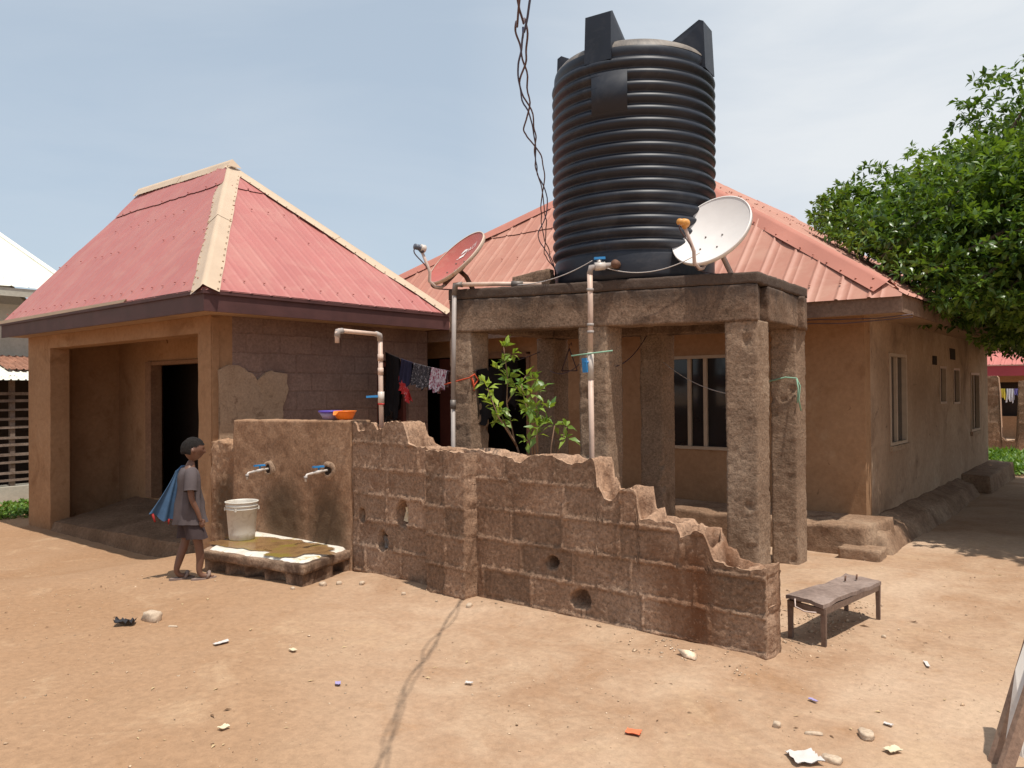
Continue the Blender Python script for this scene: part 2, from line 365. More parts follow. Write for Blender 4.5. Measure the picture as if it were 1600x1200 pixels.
MAT['bench'] = rough_mat('weathered_wood', (.17, .12, .1), (.24, .175, .145), (.31, .235, .2), 4, 30, .25, .5, .004)
MAT['bench_leg'] = rough_mat('brown_angle_iron', (.13, .085, .065), (.18, .12, .09), None, 4, 40, .25, .4, .003, rough=.7)
MAT['sign_wood'] = rough_mat('brown_frame', (.21, .13, .09), (.28, .185, .135), (.34, .24, .17), 4, 40, .25, .5, .004, rough=.75)
MAT['sign_panel'] = plain('cracked_white_panel', (.68, .62, .56), .5, .4, 0, .06, 8, dirt=((.45, .36, .3), 6, .55, .75, .6))
MAT['purple'] = plain('purple_plastic', (.1, .06, .38), .35, .5)
MAT['purple_pale'] = plain('pale_purple_plastic', (.34, .25, .36), .35, .5)
MAT['orange'] = plain('orange_bowl_plastic', (.85, .2, .015), .35, .5)
MAT['skin'] = plain('brown_skin', (.16, .078, .05), .5, .4, 0, .12, 14)
MAT['hair'] = rough_mat('short_black_hair', (.011, .009, .008), (.02, .016, .014), None, 20, 140, .5, .8, .01, rough=.85)
MAT['shirt'] = plain('grey_cotton', (.1, .08, .08), .9, .15, 0, .15, 9, .25, .004)
MAT['shorts'] = plain('dark_cotton', (.06, .043, .043), .9, .15, 0, .2, 9, .25, .004)
MAT['sandal'] = plain('dusty_sandal', (.25, .18, .15), .8, .2, 0, .15, 20)
MAT['blue_cloth'] = plain('blue_cloth', (.06, .115, .2), .85, .2, 0, .18, 8, .2, .004)
MAT['red_cloth'] = plain('red_trim', (.3, .03, .028), .85, .2, 0, .2, 8)
MAT['cl_black'] = plain('black_cloth', (.018, .016, .017), .9, .1, 0, .3, 8)
MAT['cl_navy'] = plain('navy_cloth', (.03, .028, .055), .9, .1, 0, .3, 12)
MAT['cl_red'] = plain('red_cloth', (.55, .035, .035), .85, .2, 0, .2, 12, dirt=((.8, .6, .6), 30, .58, .64, .9))
MAT['cl_grey'] = plain('patterned_black_cloth', (.05, .045, .05), .9, .1, 0, .3, 15, dirt=((.4, .36, .36), 34, .54, .62, .9))
MAT['cl_floral'] = plain('floral_cloth', (.62, .56, .58), .9, .1, 0, .1, 15, dirt=((.28, .05, .09), 40, .48, .54, 1.))
MAT['cl_white'] = plain('white_cloth', (.75, .73, .76), .9, .1, 0, .08, 15)
MAT['cl_yellow'] = plain('yellow_cloth', (.7, .55, .08), .9, .1, 0, .08, 15)
MAT['cl_violet'] = plain('violet_cloth', (.2, .17, .42), .9, .1, 0, .15, 15)
MAT['bark'] = rough_mat('grey_brown_bark', (.13, .095, .07), (.2, .15, .11), None, 5, 30, .3, .9, .02)
MAT['leaf'] = leaf_mat('glossy_tree_leaf', (.045, .10, .018), (.17, .27, .045), .34, .34)
MAT['sapling'] = leaf_mat('young_leaf', (.1, .2, .04), (.34, .44, .07), .35, .4)
MAT['weed'] = leaf_mat('weed_leaf', (.06, .15, .02), (.2, .32, .05), .3, .5)
MAT['stem'] = plain('shrub_stem', (.22, .13, .085), .8, .2)
MAT['stone'] = rough_mat('pale_stone', (.42, .31, .22), (.52, .4, .29), (.6, .48, .36), 8, 50, .25, .5, .006)
MAT['gravel'] = rough_mat('gravel_bits', (.36, .24, .15), (.5, .36, .24), (.64, .5, .37), 2, 60, .3, .3, .004, tint=.4)
MAT['straw'] = plain('dry_leaf', (.5, .36, .2), .85, .2, 0, .3, 30)
MAT['straw_dark'] = plain('brown_dry_leaf', (.16, .09, .05), .85, .2, 0, .3, 30)
MAT['paper'] = plain('white_scrap', (.6, .54, .5), .7, .3, 0, .06, 20)
MAT['paper_y'] = plain('cream_scrap', (.68, .56, .38), .7, .3, 0, .1, 20)
MAT['paper_blue'] = plain('lilac_scrap', (.36, .3, .5), .6, .3, 0, .1, 20)
MAT['paper_red'] = plain('orange_red_scrap', (.72, .18, .08), .6, .3, 0, .1, 20)
MAT['bin_black'] = plain('black_film', (.03, .028, .03), .35, .5, 0, .3, 20)
MAT['white_roof'] = plain('white_roof_sheet', (.72, .70, .60), .55, .3, 0, .05, 1.5, .04, .004)
MAT['grey_wall'] = rough_mat('grey_green_wall', (.38, .36, .3), (.46, .43, .36), None, 1, 16, .1, .2, .006)
MAT['slat'] = rough_mat('grey_timber_slat', (.16, .115, .09), (.22, .165, .13), (.3, .23, .185), 3, 30, .25, .4, .005)
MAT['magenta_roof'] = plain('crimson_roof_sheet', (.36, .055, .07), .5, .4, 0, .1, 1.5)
MAT['magenta_lit'] = plain('sunlit_crimson_sheet', (.5, .16, .13), .5, .4, 0, .1, 1.5)  # paler lit copy of the crimson sheet, sunlight in its colour

# ------------------------------------------------------------------ ground
def gheight(x, y):
    x = np.asarray(x, float); y = np.asarray(y, float)
    dip = -.38 * sst(-7.0, -9.6, x) * sst(1.4, 3.4, y)
    P = np.stack([x, y, np.zeros_like(x)], -1)
    n = fbm(P, .55, 3) * .03 + fbm(P + 9, 3., 3) * .008
    # soil banked up against the wall foot and the plinth
    bank = .035 * np.exp(-((y - 4.38) / .16) ** 2) * sst(-5.6, -5.2, x) * sst(-1.6, -1.9, x)
    far = sst(40, 90, np.hypot(x + 4, y - 6))
    near_house = sst(-.1, .5, np.abs(y - 4.5)) * .5 + .5
    return dip * (1 - far) + n * (1 - far) * near_house + bank
def build_ground():
    def axis(a, b, step, far):
        core = np.arange(a, b + 1e-6, step); o = []; d = step; q = b
        while q < far: d *= 1.25; q += d; o.append(q)
        p = []; d = step; q = a
        while q > -far: d *= 1.25; q -= d; p.append(q)
        return np.array(p[::-1] + list(core) + o)
    X = axis(-12.5, 1.2, .045, 900); Y = axis(.8, 11., .045, 900)
    XX, YY = np.meshgrid(X, Y, indexing='ij')
    Z = gheight(XX, YY)
    inner = ((XX > -12.5) & (XX < 1.2) & (YY > .8) & (YY < 11))
    P = np.stack([XX, YY, np.zeros_like(XX)], -1)
    Z = Z + np.where(inner, fbm(P, 9, 3) * .006 + np.maximum(0, fbm(P + 3, 5, 2) - .3) * .012, 0)
    mb = MB(); mb.grid(np.stack([XX, YY, Z], -1))
    single('ground', mb, MAT['dirt'], None, None, kind='structure')
build_ground()
def G(x, y): return float(gheight(np.array([x]), np.array([y]))[0])

# ------------------------------------------------------------------ walls with openings
def wall_panel(axis, c, t, a0, a1, z0, z1, openings=(), res=.09, amp=.006, sc_=4., top=None):
    """wall lying along `axis` ('x' or 'y'), outer face at c, thickness t (signed, towards the inside)"""
    mb = MB()
    def lines(lo, hi, cuts):
        pts = sorted(set([lo, hi] + [q for q in cuts if lo < q < hi])); out = []
        for p, q in zip(pts[:-1], pts[1:]):
            n = max(1, int(round((q - p) / res))); out += list(np.linspace(p, q, n + 1)[:-1])
        return np.array(out + [hi])
    A = lines(a0, a1, [o[0] for o in openings] + [o[1] for o in openings]); Z = lines(z0, z1, [o[2] for o in openings] + [o[3] for o in openings])
    AA, ZZ = np.meshgrid(A, Z, indexing='ij')
    keep = np.ones((len(A) - 1, len(Z) - 1), bool)
    am = (A[:-1] + A[1:]) / 2; zm = (Z[:-1] + Z[1:]) / 2
    for o in openings: keep &= ~((am[:, None] > o[0]) & (am[:, None] < o[1]) & (zm[None] > o[2]) & (zm[None] < o[3]))
    def pos(d):
        return np.stack([AA, np.full_like(AA, c + d), ZZ], -1) if axis == 'x' else np.stack([np.full_like(AA, c + d), AA, ZZ], -1)
    ed = np.minimum.reduce([sst(0, .12, AA - a0), sst(0, .12, a1 - AA)])
    F0 = pos(0); n = fbm(F0, sc_, 3) * amp * ed
    F0 = F0.copy(); F0[..., 1 if axis == 'x' else 0] += n
    # wobble of opening edges
    wob = fbm(pos(0) + 7, 5., 2) * amp * .8
    for o in openings:
        on = (np.isclose(AA, o[0]) | np.isclose(AA, o[1])) & (ZZ >= o[2] - 1e-6) & (ZZ <= o[3] + 1e-6)
        F0[..., 0 if axis == 'x' else 1] += np.where(on, wob, 0)
    B0 = pos(t); k = len(A) * len(Z); idx = np.arange(k).reshape(len(A), len(Z))
    faces = []
    I, J = np.nonzero(keep)
    for i, j in zip(I, J):
        q = (idx[i, j], idx[i + 1, j], idx[i + 1, j + 1], idx[i, j + 1])
        faces.append(q); faces.append(tuple(v + k for v in q[::-1]))
    kp = np.pad(keep, 1)
    for i, j in zip(I, J):
        for (di, dj, p, q) in ((-1, 0, (i, j), (i, j + 1)), (1, 0, (i + 1, j + 1), (i + 1, j)), (0, -1, (i + 1, j), (i, j)), (0, 1, (i, j + 1), (i + 1, j + 1))):
            if not kp[i + 1 + di, j + 1 + dj]:
                a, b_ = idx[p], idx[q]; faces.append((a, b_, b_ + k, a + k))
    V = np.concatenate([F0.reshape(-1, 3), B0.reshape(-1, 3)])
    mb.add(V, faces, flat=True); return mb

# ------------------------------------------------------------------ ribbed roof sheets
def roof_plane(A, B, C, D, spacing=.22, rib=.022, lap=.82, lift=.0, over=.03, seed=0, tsub=14):
    """eave A->B, top C (above A) -> D (above B); ribs run up the slope"""
    A, B, C, D = [Vector(p) for p in (A, B, C, D)]
    e = (B - A).normalized(); n = e.cross(C - A)
    if n.length < 1e-6 or (D - A).cross(e).length > n.length: n = e.cross(D - A)
    n.normalize()
    if n.z < 0: n = -n
    w = n.cross(e);
    if w.z < 0: w = -w
    def st(p): q = p - A; return q.dot(e), q.dot(w)
    sA, sB = 0., (B - A).length; (sC, tC), (sD, tD) = st(C), st(D)
    ss = []; hh = []
    s = 0.
    while s < sB:
        for ds, h in ((0, 0), (.018, 0), (.027, 1), (.047, 1), (.056, 0), (.1, 0), (.128, .0), (.131, .18), (.139, .18), (.142, 0), (.18, 0)):
            if s + ds < sB: ss.append(s + ds); hh.append(h * rib)
        s += spacing
    ss.append(sB); hh.append(0); ss = np.array(ss); hh = np.array(hh)
    if sC <= 1e-3: xs, ys = [sC, sD, sB], [tC, tD, 0]
    else: xs, ys = [0, sC, sD, sB], [0, tC, tD, 0]
    if abs(sD - sB) < 1e-3: xs, ys = xs[:-1], ys[:-1]
    xs = np.maximum.accumulate(np.array(xs) + np.arange(len(xs)) * 1e-6)
    tm = np.interp(ss, xs, ys); T = max(tC, tD); tl = lap * T
    mb = MB(); nn = np.array(n); ee = np.array(e); ww = np.array(w); A0 = np.array(A)
    def sheet(t0f, t1f, off):
        rows = []
        for k in range(tsub + 1):
            t = t0f + (t1f - t0f) * k / tsub
            P = A0 + ss[:, None] * ee + t[:, None] * ww
            wav = fbm(P + seed, 1.1, 2) * .014 + fbm(P + seed + 3, 3.1, 2) * .004
            P = P + (hh + off + wav)[:, None] * nn
            rows.append(P)
        mb.grid(np.array(rows))
    m1 = np.minimum(tm, tl + .0)
    jit = np.array([.012 * vnoise(np.array([[s * 7, seed, 1.]]))[0] for s in ss])
    sheet(np.full_like(ss, -over), m1, lift)
    up = tm > tl - .08
    if up.sum() > 4:
        i0, i1 = np.nonzero(up)[0][[0, -1]]
        ss_, hh_, tm_ = ss[i0:i1 + 1], hh[i0:i1 + 1], tm[i0:i1 + 1]
        s0, h0 = ss, hh; ss, hh = ss_, hh_
        sheet(np.minimum(np.full_like(ss_, tl - .07) + jit[i0:i1 + 1], tm_), tm_, lift + .014)
        ss, hh = s0, h0
    # screws
    for frac in ((.05,), (.4,), (lap - .02,), (.62,)):
        t = frac[0] * T
        for k in range(int(sB / spacing)):
            s = k * spacing + .042
            if t < np.interp(s, xs, ys) - .05 and (frac[0] < .1 or random.random() < .55):
                p = A0 + s * ee + (t + random.uniform(-.02, .02)) * ww + (rib + lift + .02) * nn
                mb._sph(tuple(p), .013, 6, 3, (1, 1, .7))
    return mb, n
def ridge_cap(P, Q, n1, n2, width=.16, lift=.045, seg=24, amp=.012, bend=1.0, seed=0, pieces=2):
    P, Q = Vector(P), Vector(Q); e = (Q - P).normalized()
    w1 = n1.cross(e); w2 = n2.cross(e)
    if w1.z > 0: w1 = -w1
    if w2.z > 0: w2 = -w2
    up = (n1 + n2).normalized(); mb = MB(); L = (Q - P).length
    for pc in range(pieces):
        a, b = pc / pieces, min(1, (pc + 1) / pieces + .03)
        rows = []
        for i in range(seg + 1):
            f = a + (b - a) * i / seg; p = P + e * (L * f) + up * (lift + .006 * ((pieces - pc) % 2))
            q = np.array(p)[None] * 3 + seed
            j1 = amp * float(vnoise(q)[0]); j2 = amp * float(vnoise(q + 9)[0])
            r = []
            for k, (w, n, j) in enumerate(((w1, n1, j1), (w1, n1, 0), (None, None, 0), (w2, n2, 0), (w2, n2, j2))):
                if w is None: r.append(p + up * .012)
                elif k in (0, 4): r.append(p + w * (width + j * .6) - up * (lift * .35) + n * j)
                else: r.append(p + w * (width * .25))
            rows.append([tuple(v) for v in r])
        mb.grid(np.array(rows))
        for i in range(0, seg * 1, 2):
            f = a + (b - a) * (i + .5) / seg
            for w, n in ((w1, n1), (w2, n2)):
                p = P + e * (L * f) + w * (width * .82) + n * .022 + up * .01
                mb._sph(tuple(p), .012, 6, 3, (1, 1, .7))
    return mb
def quad_prism(mb, a, b, z0a, z1a, z0b, z1b, t):
    """upright board from a to b (xy), thickness t to its left"""
    a = np.array(a, float); b = np.array(b, float); d = (b - a) / np.linalg.norm(b - a); nrm = np.array([-d[1], d[0]]) * t
    V = [(*a, z0a), (*b, z0b), (*b, z1b), (*a, z1a), (*(a + nrm), z0a), (*(b + nrm), z0b), (*(b + nrm), z1b), (*(a + nrm), z1a)]
    return mb.add(V, [(0, 1, 2, 3), (7, 6, 5, 4), (0, 4, 5, 1), (1, 5, 6, 2), (2, 6, 7, 3), (3, 7, 4, 0)], flat=True)

# ------------------------------------------------------------------ small house on the left
def small_house():
    h = thing('house', 'small bungalow with pinkish red hip roof, tan ridge caps and open porch', 'house', (-10.6, 5.9, -.4))
    # walls
    X0, X1, Y0, Y1, ZT = -13.25, -8.0, 4.55, 7.87, 2.46
    part('front_wall', wall_panel('x', Y0, .26, X0, X1, -.5, ZT, [(-12.42, -8.27, -.5, 2.27)], amp=.012), MAT['house'], h)
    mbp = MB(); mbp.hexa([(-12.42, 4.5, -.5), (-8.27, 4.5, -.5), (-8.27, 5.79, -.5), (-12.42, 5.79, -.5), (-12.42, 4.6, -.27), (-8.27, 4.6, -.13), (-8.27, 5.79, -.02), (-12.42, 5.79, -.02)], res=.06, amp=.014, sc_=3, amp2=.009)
    part('porch_floor', mbp, MAT['shaded_porch_dirt'], h)
    part('porch_back_wall', wall_panel('x', 5.8, .15, X0 + .22, X1 - .22, -.4, ZT, [(-12.06, -10.42, .0, 2.09)], amp=.006), MAT['house'], h)
    part('block_wall', wall_panel('y', X1, -.22, Y0 + .26, Y1, -.1, ZT, [(6.93, 7.5, -.02, 2.02)], amp=.006), MAT['cmu'], h)
    part('gable_wall', wall_panel('y', X0, .22, Y0 + .26, Y1, -.5, ZT), MAT['house'], h)
    part('rear_wall', wall_panel('x', Y1 - .2, .2, X0 + .22, X1 - .22, -.4, ZT), MAT['cmu'], h)
    # corner pier face, left by the broken plaster
    mb = MB(); mb.rbox(-8.012, -7.985, 4.56, 4.64, -.05, 2.44, res=.05, amp=.008); part('corner_plaster', mb, MAT['house'], h)
    # plaster patch still clinging to the blockwork
    out = [(4.63, 1.86), (4.76, 1.92), (4.9, 1.9), (5.0, 1.84), (5.1, 1.74), (5.22, 1.83), (5.36, 1.86), (5.5, 1.81), (5.52, 1.62), (5.46, 1.45), (5.44, 1.2), (5.3, .9), (4.63, .8)]
    mb = MB(); pts = []
    for i in range(len(out)):
        (a, b), (c, d) = out[i], out[(i + 1) % len(out)]
        for k in range(6):
            f = k / 6; yy, zz = a + (c - a) * f, b + (d - b) * f
            j = vnoise(np.array([[yy * 14, zz * 14, 2.]]))[0] * .022 if a > 4.64 or c > 4.64 else 0
            pts.append((yy + j, zz + j))
    n = len(pts); V = [(-7.968 + .006 * vnoise(np.array([[a * 6, b * 6, 5.]]))[0], a, b) for a, b in pts] + [(-8.0, a, b) for a, b in pts]
    mb.add(V, [tuple(range(n))] + [(i, (i + 1) % n, (i + 1) % n + n, i + n) for i in range(n)], flat=True)
    part('plaster_patch', mb, MAT['patch'], h)
    # doorways
    d = MB(); d.box(-12.05, -11.87, 5.76, 5.93, .0, 2.085); d.box(-11.87, -10.43, 5.77, 5.92, 2.03, 2.085)
    part('door_frame', d, MAT['timber'], h)
    d = MB(); d.box(-8.16, -8.05, 6.93, 6.985, 0, 2.0); d.box(-8.16, -8.05, 7.445, 7.5, 0, 2.0); d.box(-8.16, -8.05, 6.985, 7.445, 1.94, 2.0)
    part('side_door_frame', d, MAT['maroon'], h)
    d = MB(); d.box(-8.14, -8.09, 7.28, 7.44, .02, 1.2); part('side_door', d, MAT['timber'], h)
    d = MB(); d.box(X0 + .3, X1 - .3, 6.5, 6.55, -.1, 2.4); part('shaded_partition', d, MAT['dark'], h)  # near-black sheet, the unlit room painted as colour
    # ceiling
    ex0, ex1, ey0, ey1, zf0, zf1 = -13.35, -7.55, 4.22, 7.86, 2.45, 2.69
    s = MB(); s.box(ex0 + .03, ex1 - .03, ey0 + .03, ey1 - .03, 2.462, 2.48); part('soffit', s, MAT['soffit'], h)
    f = MB(); f.box(ex0, ex1, ey0 - .0, ey0 + .025, zf0, zf1 - .01); f.box(ex1 - .025, ex1, ey0 + .025, ey1, zf0, zf1 - .01); f.box(ex0, ex1 - .025, ey1 - .025, ey1, zf0, zf1 - .01)
    # rolled upper lip of the fascia
    f.box(ex0, ex1 + .02, ey0 - .02, ey0 - .001, zf1 - .06, zf1 - .012); f.box(ex1 + .001, ex1 + .02, ey0 - .001, ey1, zf1 - .06, zf1 - .012)
    part('fascia', f, MAT['fascia'], h)
    f = MB(); f.add([(ex0, ey0 - .024, zf1 - .035), (-9.3, ey0 - .024, zf1 - .022), (-9.25, ey0 - .024, zf1 + .012), (ex0, ey0 - .024, zf1 + .012), (ex0, ey0 - .004, zf1 - .035), (-9.3, ey0 - .004, zf1 - .022), (-9.25, ey0 - .004, zf1 + .012), (ex0, ey0 - .004, zf1 + .012)],
                     [(0, 1, 2, 3), (7, 6, 5, 4), (0, 4, 5, 1), (1, 5, 6, 2), (2, 6, 7, 3), (3, 7, 4, 0)], flat=True)
    part('eave_flashing', f, MAT['cap_tan'], h)
    # roof
    AP = (-10.1, 6.04, 4.80); RL = (-12.75, 6.04, 4.86); z = 2.685; gx = -12.75
    C0, C1, C2 = (ex1, ey0, z), (ex1, ey1, z), (ex0, ey0, z)
    rf = part('roof', MB().box(-12.0, -11.0, 6.0, 6.06, 4.2, 4.7), MAT['fascia'], h)
    m1, n1 = roof_plane(C2, C0, (-12.8, RL[1], RL[2]), AP, .25, .004, seed=1); part('roof_sheet', m1, MAT['roof_red'], rf)
    m2, n2 = roof_plane(C0, C1, AP, AP, .25, .008, seed=5); part('roof_sheet', m2, MAT['roof_red'], rf)
    m3, n3 = roof_plane(C1, (ex0, ey1, z), AP, (-12.8, RL[1], RL[2]), .25, .012, seed=8); part('roof_sheet', m3, MAT['roof_red'], rf)
    part('hip_cap', ridge_cap(C0, AP, n1, n2, .17, .035, seed=1), MAT['cap_tan'], rf)
    part('hip_cap', ridge_cap(C1, AP, n2, n3, .15, .035, seed=4), MAT['cap_tan'], rf)
    rc = ridge_cap((-10.02, 6.04, 4.83), (-12.84, 6.04, 4.88), n1, n3, .14, .06, seed=7)
    # folded end of the ridge piece
    e = Vector((-10.02, 6.04, 4.905)); rc.add([tuple(e), (-9.96, 5.93, 4.78), (-9.96, 6.15, 4.78)], [(0, 1, 2)], flat=True)
    part('ridge_cap', rc, MAT['cap_tan'], rf)
    g = MB(); g.add([(ex0 + .05, ey0 + .1, z - .03), (ex0 + .05, ey1 - .1, z - .03), (-12.85, 6.04, 4.75), (ex0 + .1, ey0 + .1, z - .03), (ex0 + .1, ey1 - .1, z - .03), (-12.8, 6.04, 4.75)], [(0, 2, 1), (3, 4, 5), (0, 1, 4, 3), (1, 2, 5, 4), (2, 0, 3, 5)], flat=True)
    part('gable_panel', g, MAT['fascia'], h)
small_house()

# ------------------------------------------------------------------ main bungalow
def sliding_window(h, axis, c, a0, a1, z0, z1, mull, out, fw=.035):
    """frame set in the wall opening; out = outward sign along the wall normal"""
    def bx(mb, p0, p1, q0, q1, d0, d1):
        lo, hi = sorted((c + d0 * out, c + d1 * out))
        return mb.box(p0, p1, lo, hi, q0, q1) if axis == 'x' else mb.box(lo, hi, p0, p1, q0, q1)
    fr = MB()
    bx(fr, a0, a1, z0, z0 + fw, -.07, .012); bx(fr, a0, a1, z1 - fw, z1, -.07, .012)
    bx(fr, a0, a0 + fw, z0 + fw, z1 - fw, -.07, .012); bx(fr, a1 - fw, a1, z0 + fw, z1 - fw, -.07, .012)
    for m in mull: bx(fr, m - fw * .6, m + fw * .6, z0 + fw, z1 - fw, -.06, -.01)
    w = part('window', fr, MAT['frame'], h)
    g = MB(); bx(g, a0 + fw, a1 - fw, z0 + fw, z1 - fw, -.05, -.042); part('pane', g, MAT['glass'], w)
    return w
def main_house():
    h = thing('bungalow', 'large tan bungalow with faded red hip roof behind the water tank', 'house', (-6.5, 12.0, 0))
    X0, X1, Y0, Y1, ZT = -11.2, -2.25, 8.4, 16.05, 2.34
    part('front_wall', wall_panel('x', Y0, .2, X0, X1, 0, ZT, [(-4.52, -3.42, .9, 1.99), (-7.5, -6.55, .3, 2.13), (-8.75, -7.98, .1, 2.1)], amp=.008), MAT['house'], h)
    part('side_wall', wall_panel('y', X1, -.2, Y0 + .2, Y1, 0, ZT, [(9.36, 10.12, .95, 1.985), (12.0, 12.42, 1.37, 1.89), (12.95, 13.42, 1.35, 1.88), (14.36, 15.16, .88, 1.83)], amp=.01), MAT['sidewall'], h)
    part('rear_wall', wall_panel('x', Y1, -.2, X0 + .2, X1 - .2, 0, ZT), MAT['house'], h)
    part('end_wall', wall_panel('y', X0, .2, Y0 + .2, Y1 - .2, 0, ZT), MAT['house'], h)
    sliding_window(h, 'x', Y0, -4.52, -3.42, .9, 1.99, (-4.2, -4.0), -1)
    for a0, a1, z0, z1, ml in ((9.36, 10.12, .95, 1.985, (9.74,)), (14.36, 15.16, .88, 1.83, (14.76,))): sliding_window(h, 'y', X1, a0, a1, z0, z1, ml, 1)
    for a0, a1, z0, z1 in ((12.0, 12.42, 1.37, 1.89), (12.95, 13.42, 1.35, 1.88)): sliding_window(h, 'y', X1, a0, a1, z0, z1, (), 1, .03)
    v = MB(); v.box(X1 - .01, X1 + .012, 12.7, 13.08, 2.0, 2.16); part('vent', v, MAT['dark'], h)
    v = MB(); v.box(X1 - .01, X1 + .012, 11.55, 11.8, 1.9, 2.02); part('vent', v, MAT['dark'], h)
    d = MB(); d.box(-8.3, -8.0, 8.42, 8.46, .12, 2.08); part('door', d, MAT['maroon'], h)
    d = MB(); d.box(-7.5, -7.44, 8.38, 8.5, .3, 2.1); d.box(-6.61, -6.55, 8.38, 8.5, .3, 2.1); d.box(-7.44, -6.61, 8.38, 8.5, 2.06, 2.13); part('door_frame', d, MAT['timber'], h)
    d = MB(); d.box(X0 + .3, X1 - .5, 9.6, 9.66, 0, 2.3); part('shaded_partition', d, MAT['dark'], h)  # darkness behind the openings comes from this sheet's colour
    # window surround on the side wall
    for a0, a1, z0, z1 in ((9.36, 10.12, .95, 1.985), (14.36, 15.16, .88, 1.83)):
        s = MB(); s.rbox(X1 - .01, X1 + .035, a0 - .05, a1 + .05, z0 - .06, z0 - .002, res=.1, amp=.004); part('sill', s, MAT['patch'], h)
    # plinth: a worn step along the front and the right side
    def dents(V, V2):
        x, y, z = V[..., 0], V[..., 1], V[..., 2]
        for cx, r in ((-2.62, .1), (-3.3, .12), (-3.62, .13), (-4.4, .13), (-4.7, .12)):
            k = np.exp(-(((x - cx) / r) ** 2) * 1.6 - ((y - 7.9) / .09) ** 2) * (z > .2)
            V2 = V2 - np.stack([0 * k, 0 * k, k * .07], -1)
        return V2
    p = MB(); p.hexa([(-11.2, 7.72, -.12), (-2.08, 7.77, -.12), (-1.95, 8.41, -.12), (-11.2, 8.41, -.12), (-11.2, 7.76, .3), (-2.12, 7.80, .285), (-2.0, 8.41, .31), (-11.2, 8.41, .31)], res=.035, amp=.011, sc_=3.5, amp2=.009, fn=dents)
    part('front_plinth', p, MAT['plinth'], h, weld=.0005)
    p = MB(); p.hexa([(-2.26, 8.0, -.1), (-1.85, 7.95, -.1), (-1.88, 13.2, -.1), (-2.26, 13.2, -.1), (-2.26, 8.05, .27), (-2.0, 8.05, .2), (-2.05, 13.2, .17), (-2.26, 13.2, .25)], res=.05, amp=.018, sc_=3.2, amp2=.014)
    part('side_plinth', p, MAT['plinth'], h, weld=.0005)
    p = MB(); p.hexa([(-2.26, 13.5, -.1), (-1.84, 13.4, -.1), (-1.86, 16.2, -.1), (-2.26, 16.2, -.1), (-2.26, 13.5, .28), (-1.88, 13.5, .26), (-1.9, 16.2, .27), (-2.26, 16.2, .3)], res=.04, amp=.009, sc_=4, amp2=.01)
    part('rear_step', p, MAT['plinth'], h, weld=.0005)
    p = MB(); p.rbox(-2.3, -1.93, 7.62, 7.9, -.1, .115, res=.03, amp=.012, sc_=6, amp2=.008); part('broken_step', p, MAT['plinth'], h, weld=.0005)
    # eaves
    ex0, ex1, ey0, ey1, zf0, zf1 = -12.0, -1.78, 7.9, 16.5, 2.3, 2.49
    s = MB(); s.box(ex0 + .03, ex1 - .03, ey0 + .03, ey1 - .03, 2.335, 2.355); part('soffit', s, MAT['soffit'], h)
    f = MB(); f.box(ex0, ex1, ey0, ey0 + .025, zf0, zf1 - .02); f.box(ex1 - .025, ex1, ey0 + .025, ey1, zf0, zf1 - .02); f.box(ex0, ex1 - .025, ey1 - .025, ey1, zf0, zf1 - .02)
    part('fascia', f, MAT['fascia_wood'], h)
    AP = (-5.8, 10.46, 5.10); RB = (-5.8, 16.55, 5.16); z = 2.49
    C0, C1, CL, CB = (ex1, ey0, z), (ex1, ey1, z), (ex0, ey0, z), (ex0, ey1, z)
    rf = part('roof', MB().box(-5.85, -5.75, 11, 16.3, 4.6, 4.9), MAT['fascia_wood'], h)
    m1, n1 = roof_plane(CL, C0, AP, AP, .3, .014, lap=.6, seed=11, over=.05); part('roof_sheet', m1, MAT['roof_orange'], rf)
    m2, n2 = roof_plane(C0, C1, AP, RB, .3, .02, lap=.7, seed=14, over=.05); part('roof_sheet', m2, MAT['roof_orange'], rf)
    m3, n3 = roof_plane(CB, CL, RB, AP, .3, .02, seed=17, over=.05); part('roof_sheet', m3, MAT['roof_orange'], rf)
    part('hip_cap', ridge_cap(tuple(Vector(C0).lerp(Vector(AP), .035)), AP, n1, n2, .17, .035, seed=11, amp=.02), MAT['cap_red'], rf)
    part('hip_cap', ridge_cap(CL, AP, n1, n3, .16, .045, seed=14, amp=.02), MAT['cap_red'], rf)
    part('ridge_cap', ridge_cap(AP, RB, n2, n3, .16, .05, seed=17, amp=.03, pieces=3), MAT['cap_red'], rf)
    g = MB(); g.add([(ex0 + .1, ey1 - .06, z), (ex1 - .1, ey1 - .06, z), (-5.8, ey1 - .06, 5.1), (ex0 + .1, ey1 - .1, z), (ex1 - .1, ey1 - .1, z), (-5.8, ey1 - .1, 5.1)], [(0, 1, 2), (3, 5, 4), (0, 3, 4, 1), (1, 4, 5, 2), (2, 5, 3, 0)], flat=True)
    part('gable_panel', g, MAT['fascia_wood'], h)
    w = MB()
    for k, dz in ((0, 0), (1, .03)):
        w.tube([(-2.9 + .3 * i, 7.93 + .0 * i, 2.27 - dz + .012 * math.sin(i * 1.7 + k)) for i in range(5)], .005, 5)
    part('eave_wire', w, MAT['wire'], h)
main_house()

